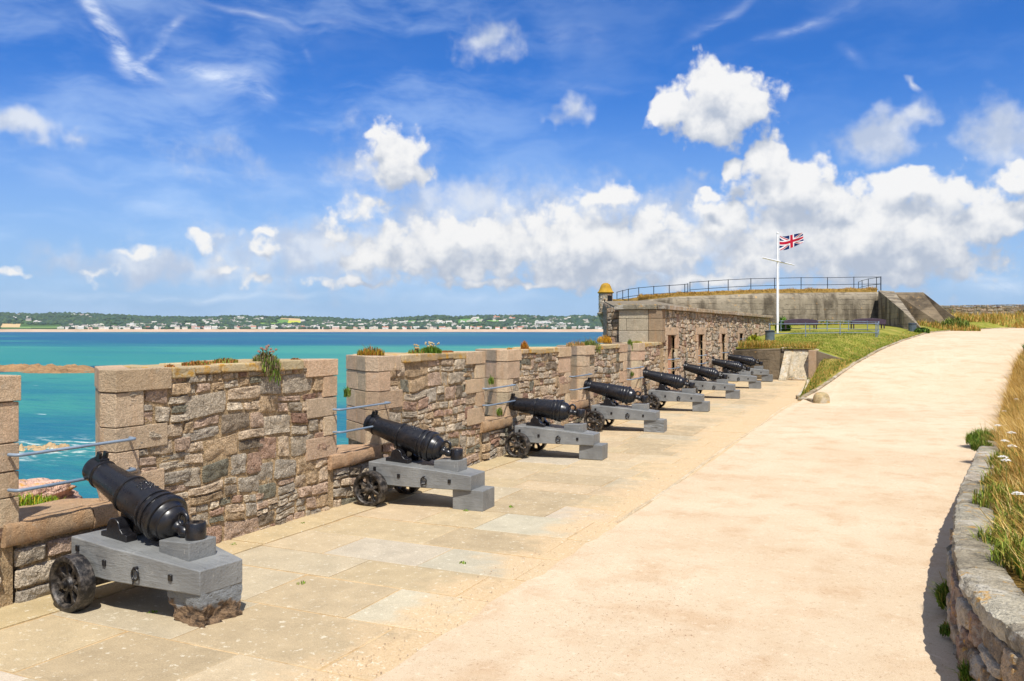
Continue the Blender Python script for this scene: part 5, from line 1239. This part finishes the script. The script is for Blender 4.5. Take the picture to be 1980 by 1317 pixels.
def f_flank(r):
    x = r.uniform(-.6, 4.2); y = 66.2-.55*x+r.uniform(-3.2, 0); return (x, y, U(x, y)), .5+1.2*abs(fb(x*2, y))
stuff('rough_grass', 2600, f_flank, .15, .5, STRAW+GREEN[:2], 'rough dry grass along the foot of the bunker flank', .04)
def grit():
    N = 15000; y = 3.6+15*nr.random(N)**1.6; x = np.empty(N); z = np.empty(N)
    for i in range(N): x[i] = LX(y[i])-.5+(RX(y[i])+.3-LX(y[i]))*nr.random(); z[i] = P(y[i])+.010
    bv = np.array([(1, 0, 0), (0, 1, 0), (-1, 0, 0), (0, -1, 0), (0, 0, .7), (0, 0, -.7)], np.float32); bf = np.array([(0, 1, 4), (1, 2, 4), (2, 3, 4), (3, 0, 4), (1, 0, 5), (2, 1, 5), (3, 2, 5), (0, 3, 5)], np.int32)
    s = np.clip(nr.lognormal(-5.75, .38, N), .0018, .009); V = bv[None]*s[:, None, None]*(1+nr.uniform(-.35, .35, (N, 6, 3)))+np.stack([x, y, z], 1)[:, None]
    F = bf[None]+(np.arange(N)*6)[:, None, None]; pal = np.array([srgb(196, 168, 138), srgb(184, 154, 124), srgb(214, 200, 176), srgb(164, 138, 112), srgb(180, 140, 112)])
    C = np.repeat((pal[nr.integers(0, 5, N)]*nr.uniform(.7, 1.05, (N, 1)))[:, None], 6, 1)
    return mesh('loose_grit', V.reshape(-1, 3), F.reshape(-1, 3), M_VC, None, C.reshape(-1, 3), None, 'stuff')
tag(grit(), 'loose grit lying on the gravel path and the paving beside it')
# ---- single plants
def plant(name, label, cat, loc, n, rad, h, pal, wid=.02, stems=0, lean=.9, drop=0., head=None, sq=1., group=None):
    """a leafy tuft: many narrow leaves through the volume of the plant, some woody stems"""
    root = thing(name, label, cat, loc, 0, group); P_ = []; H_ = []
    for _ in range(n):
        a = r.uniform(0, 2*math.pi); q = rad*math.sqrt(r.random()); x, y = q*math.cos(a)*sq, q*math.sin(a)
        z = r.random()*h*.75*(1-(q/rad)**2*.6)-drop*max(0, x/rad if rad else 0)*r.random()
        P_.append((x, y, z)); H_.append(h*r.uniform(.15, .36))
    blades('foliage', P_, H_, wid, pal, M_LEAF, lean+.3, (0, 0), root)
    if stems:
        mb = MB()
        for _ in range(stems):
            a = r.uniform(0, 2*math.pi); q = rad*.7*r.random(); t = (q*math.cos(a)*1.5*sq, q*math.sin(a)*1.5, h*r.uniform(.8, 1.35)); mb.tube([(0, 0, 0), (t[0]*.5, t[1]*.5, t[2]*.6), t], [.004, .003, .002], 5, srgb(150, 130, 70))
            if head: mb.lathe([(0, -.01), (.018, 0), (.012, .014), (0, .018)], 7, Matrix.Translation(t), head)
        mb.build('stems', M_LEAF, root)
    return root
RUST = [srgb(172, 104, 56), srgb(156, 92, 52), srgb(186, 136, 72), srgb(136, 108, 56)]; WEED = [srgb(110, 134, 50), srgb(136, 148, 66), srgb(88, 116, 44)]
WT = TOPZ
def wallplant(y, x, label, n, rad, h, pal, **k): return plant('wall_plant', label, 'plant', (x, y, WT-.01), int(n*2.2), rad, h*.85, pal, wid=.010, **k)
for (y, x, n, rad, h, pal, kw, lab) in [
        (6.35, -6.75, 40, .05, .05, RUST, {}, 'tiny rusty succulent on the leftmost full merlon, left of the long rusty mat'),
        (6.85, -6.85, 240, .22, .07, RUST+WEED[:1], {'sq': .6}, 'rusty red mat of succulent on the coping left of the hanging tuft'),
        (7.22, -6.85, 260, .18, .09, RUST+WEED[:2], {'sq': .6}, 'orange and green succulent mat touching the hanging tuft on the first full merlon'),
        (7.62, -6.60, 520, .15, .17, WEED+[srgb(150, 130, 100), srgb(128, 108, 92)], {'stems': 14, 'drop': .30, 'head': srgb(150, 120, 110)}, 'bushy grey-green tuft hanging over the edge of the first full merlon'),
        (8.30, -6.75, 60, .07, .05, RUST, {}, 'small orange tuft beside the right corner cap of the first full merlon'),
        (10.35, -7.05, 300, .20, .17, [srgb(160, 130, 40), srgb(120, 120, 40), srgb(180, 110, 50)], {'stems': 6}, 'olive and gold bush on the left end of the second full merlon'),
        (11.35, -6.9, 120, .13, .12, WEED+RUST[:1], {'stems': 8, 'head': srgb(190, 160, 110)}, 'thin brownish weed just left of the round green clump on the wall top'),
        (11.72, -6.85, 460, .17, .16, [srgb(98, 130, 40), srgb(120, 148, 48), srgb(80, 112, 36)], {'stems': 16, 'head': srgb(200, 180, 140)}, 'round bright green clump on the wall top behind the second cannon'),
        (12.35, -6.95, 150, .22, .05, RUST, {'sq': .5}, 'flat rusty mat near the right end of the second full merlon'),
        (14.95, -6.66, 160, .08, .22, [srgb(190, 130, 40), srgb(170, 104, 40), srgb(150, 110, 50)], {'drop': .12}, 'upright orange-brown tuft on the third full merlon'),
        (14.45, -6.75, 40, .05, .06, RUST[:1]+[srgb(200, 150, 40)], {}, 'tiny golden tuft left of the upright orange-brown one'),
        (17.4 + .95, -6.9, 200, .22, .16, [srgb(196, 150, 100), srgb(180, 140, 90), srgb(150, 140, 70)], {'stems': 10}, 'pinkish straw tuft at the start of the fourth full merlon'),
        (18.95, -6.75, 320, .24, .20, WEED+[srgb(120, 110, 80)], {'stems': 12, 'drop': .2}, 'grey-green bush spilling over the fourth full merlon'),
        (22.1, -6.75, 90, .08, .16, WEED, {'drop': .2}, 'green weed hanging in the fifth gap by the cream cap stone'),
        (23.4, -6.95, 120, .25, .09, WEED[:2]+STRAW[:1], {'sq': .5}, 'low green growth at the foot of the casemate end wall'),
        (23.95, -8.1, 260, .22, .30, [srgb(206, 150, 30), srgb(190, 136, 30), srgb(214, 170, 60)], {}, 'golden lichen-coloured clump left of the casemate end wall')]:
    wallplant(y, x, lab, n, rad, h, pal, **kw)
for (x, y, z, n, rad, h, lab) in [(-8.05, 5.62, .40, 1300, .42, .16, 'bright green samphire growing on the ledge behind the nearest cannon muzzle'), (-8.0, 5.15, .42, 420, .26, .10, 'low yellow-green growth on the ledge left of the muzzle of the nearest cannon'), (-7.75, 4.86, .40, 120, .12, .08, 'small dark green tuft at the left end of the nearest sill')]:
    plant('shore_plant', lab, 'plant', (x, y, z), n, rad, h, [srgb(120, 150, 30), srgb(140, 160, 40), srgb(96, 128, 30), srgb(190, 170, 50)], wid=.012)
for (y, x, z, lab) in [(9.86, -7.1, 1.28, 'green weed on the far cheek of the second gap'), (14.0, -6.9, 1.22, 'weed rooted high in the cheek of the third gap'), (13.98, -6.72, .66, 'small weed at the right end of the third sill'), (22.32, -6.75, .95, 'small weed low in the cheek of the fifth gap')]:
    plant('cheek_plant', lab, 'plant', (x, y-.02, z), 90, .05, .16, WEED, wid=.012)
for i, (x, y, lab) in enumerate([(-6.42, 6.9, 'tiny weed at the wall foot right of the nearest cannon'), (-6.40, 8.0, 'tiny weed at the wall foot just left of the second cannon wheel'), (-5.45, 4.95, 'tiny weed under the nearest cannon carriage'), (-4.9, 6.1, 'tiny weed in a paving joint right of the nearest cannon'),
        (-5.02, 9.45, 'tiny weed at the foot of the second cannon rear block'), (-4.6, 9.9, 'tiny weed in the paving right of the second cannon'), (-3.9, 7.3, 'tiny weed in the joint between the large pale slabs'), (-6.3, 3.6, 'tiny weed at the wall foot left of the nearest cannon wheel')]):
    plant('weed', lab, 'weed', (x, y, G(y)), 26, .04, .035, WEED[:2]+[srgb(120, 160, 40)], wid=.012, group='weeds in the paving joints')
def shrub(loc, rad, h, n, label, pal): return plant('shrub', label, 'shrub', loc, n, rad, h, pal, wid=.07, stems=6, lean=.8)
shrub((-6.35, 49.9, 2.05), .40, .95, 420, 'leafy green shrub just right of the flagpole, beside the left bench', [srgb(96, 132, 44), srgb(116, 150, 54), srgb(76, 112, 40)])
shrub((-2.6, 46.6, 1.72), 1.05, .38, 800, 'low spreading green bush inside the lawn railing', [srgb(88, 116, 36), srgb(110, 130, 46), srgb(70, 96, 34)])
shrub((-6.2, 38.9, 1.5), .30, .55, 420, 'yellow-green bush against the casemate wall above the farthest cannon', [srgb(170, 166, 40), srgb(150, 156, 44), srgb(126, 140, 44)])
shrub((.75, 54.8, 1.98), .40, .42, 420, 'dark green bush at the foot of the bunker wing beside the litter bin', [srgb(70, 102, 36), srgb(92, 124, 44), srgb(56, 86, 32)])
shrub((2.9, 64.5, 2.25), .9, .9, 600, 'rough green bush at the right foot of the bunker flank', [srgb(92, 116, 44), srgb(116, 130, 56), srgb(140, 140, 66)])
shrub((5.2, 41.0, 1.55), .6, .75, 700, 'dark green hedge bush at the right edge of the path', [srgb(60, 92, 30), srgb(80, 108, 38), srgb(48, 76, 28)])
shrub((4.55, 38.6, 1.3), .45, .6, 500, 'smaller dark bush in front of the hedge bush by the path', [srgb(66, 96, 32), srgb(96, 116, 42), srgb(52, 80, 30)])
def footplant(x, y, z, rad, h, n, lab): plant('wall_foot_plant', lab, 'plant', (x, y, z), n*3, rad, h, [srgb(96, 128, 40), srgb(122, 146, 52), srgb(78, 106, 36), srgb(150, 150, 70)], wid=.010, stems=4, lean=1.7)
footplant(.30, 7.6, .02, .09, .22, 260, 'green climbing weed against the face of the curving retaining wall')
footplant(.36, 6.05, .0, .06, .15, 160, 'small leafy weed low on the retaining wall nearest the viewer')
footplant(.26, 6.95, 0, .05, .08, 60, 'small dark weed in the shade at the retaining wall foot')
footplant(1.32, 18.2, .05, .32, .34, 700, 'bushy green weed where the retaining wall runs out beside the path')
footplant(1.12, 16.2, .2, .16, .22, 260, 'green tuft spilling over the far end of the capping stones')
for k, (x, y) in enumerate([(.86, 9.2), (1.02, 10.5), (.78, 7.6), (1.2, 12.0), (.95, 8.2), (.84, 6.9)]):
    plant('bank_plant', ['leafy green weed beside the middle of the capping stones', 'green weed leaning on the capping farther along', 'leafy green weed at the bend of the capping', 'green weed near the far half of the capping', 'pale green weed by the broad part of the capping', 'low green weed nearest the viewer beside the capping'][k], 'plant', (x-.08, y, BK(x, y)), 620, .22, .26, [srgb(128, 146, 52), srgb(150, 158, 66), srgb(102, 124, 44), srgb(180, 160, 84)], wid=.010, stems=3, lean=1.7)
# wild carrot flowers in the bank
def flower(loc, h, s, label):
    root = thing('wild_flower', label, 'flower', loc, 0, 'white flowers in the dry bank'); lx, ly = r.uniform(-.08, .04), r.uniform(-.05, .05)
    MB().tube([(0, 0, -.03), (lx*.4, ly*.4, h*.6), (lx, ly, h)], [.004, .003, .002], 6, srgb(110, 130, 60)).build('stem', M_LEAF, root)
    mb = MB(); mb2 = []
    for _ in range(46):
        a = r.uniform(0, 6.283); q = s*math.sqrt(r.random()); c = (lx+q*math.cos(a), ly+q*math.sin(a), h+.012-.35*q*q/s+r.uniform(-.004, .004)); d = r.uniform(.006, .011)
        mb.lathe([(0, -.003), (d, 0), (0, .004)], 6, Matrix.Translation(c), (.78, .76, .70))
    mb.build('flower_head', M_LEAF, root)
r = random.Random(91)
for k, (y, d, lab) in enumerate([(8.4, .75, 'largest white flower head, nearest the viewer on the bank'), (9.2, .45, 'white flower just beyond the nearest one'), (10.2, .12, 'white flower leaning over the capping stones'), (10.8, .85, 'white flower right of the middle of the bank'), (12.0, .25, 'white flower above the middle of the capping'), (12.8, .6, 'white flower half hidden in golden grass'),
        (14.2, .15, 'pale flower over the far half of the wall'), (15.5, .85, 'white flower near the right border, halfway along the bank'), (17.4, .4, 'small white flower near the end of the wall'), (19.4, .75, 'small white flower beyond the end of the wall'), (21.5, .3, 'distant white flower above the path edge'), (24.0, .6, 'farthest white flower in the dry bank')]):
    x = RX(y)+.3+d*max(.12, .1067*y-RX(y)-.3); flower((x, y, BK(x, y)), r.uniform(.30, .46), r.uniform(.040, .058), lab)

# ================================================================ the air over the bay
def haze():
    m = bpy.data.materials.new('sea_air'); m.use_nodes = True; t = m.node_tree; t.nodes.clear()
    v = t.nodes.new('ShaderNodeVolumePrincipled'); o = t.nodes.new('ShaderNodeOutputMaterial'); t.links.new(v.outputs[0], o.inputs['Volume'])
    v.inputs['Color'].default_value = (.72, .84, 1, 1); v.inputs['Density'].default_value = .000035; v.inputs['Anisotropy'].default_value = .3
    b = MB().box(-7200, 1600, -900, 6200, -12, 190).build('haze', m, None, None, kind='stuff', use_col=False); return b
haze()
SC.cycles.volume_bounces = 0
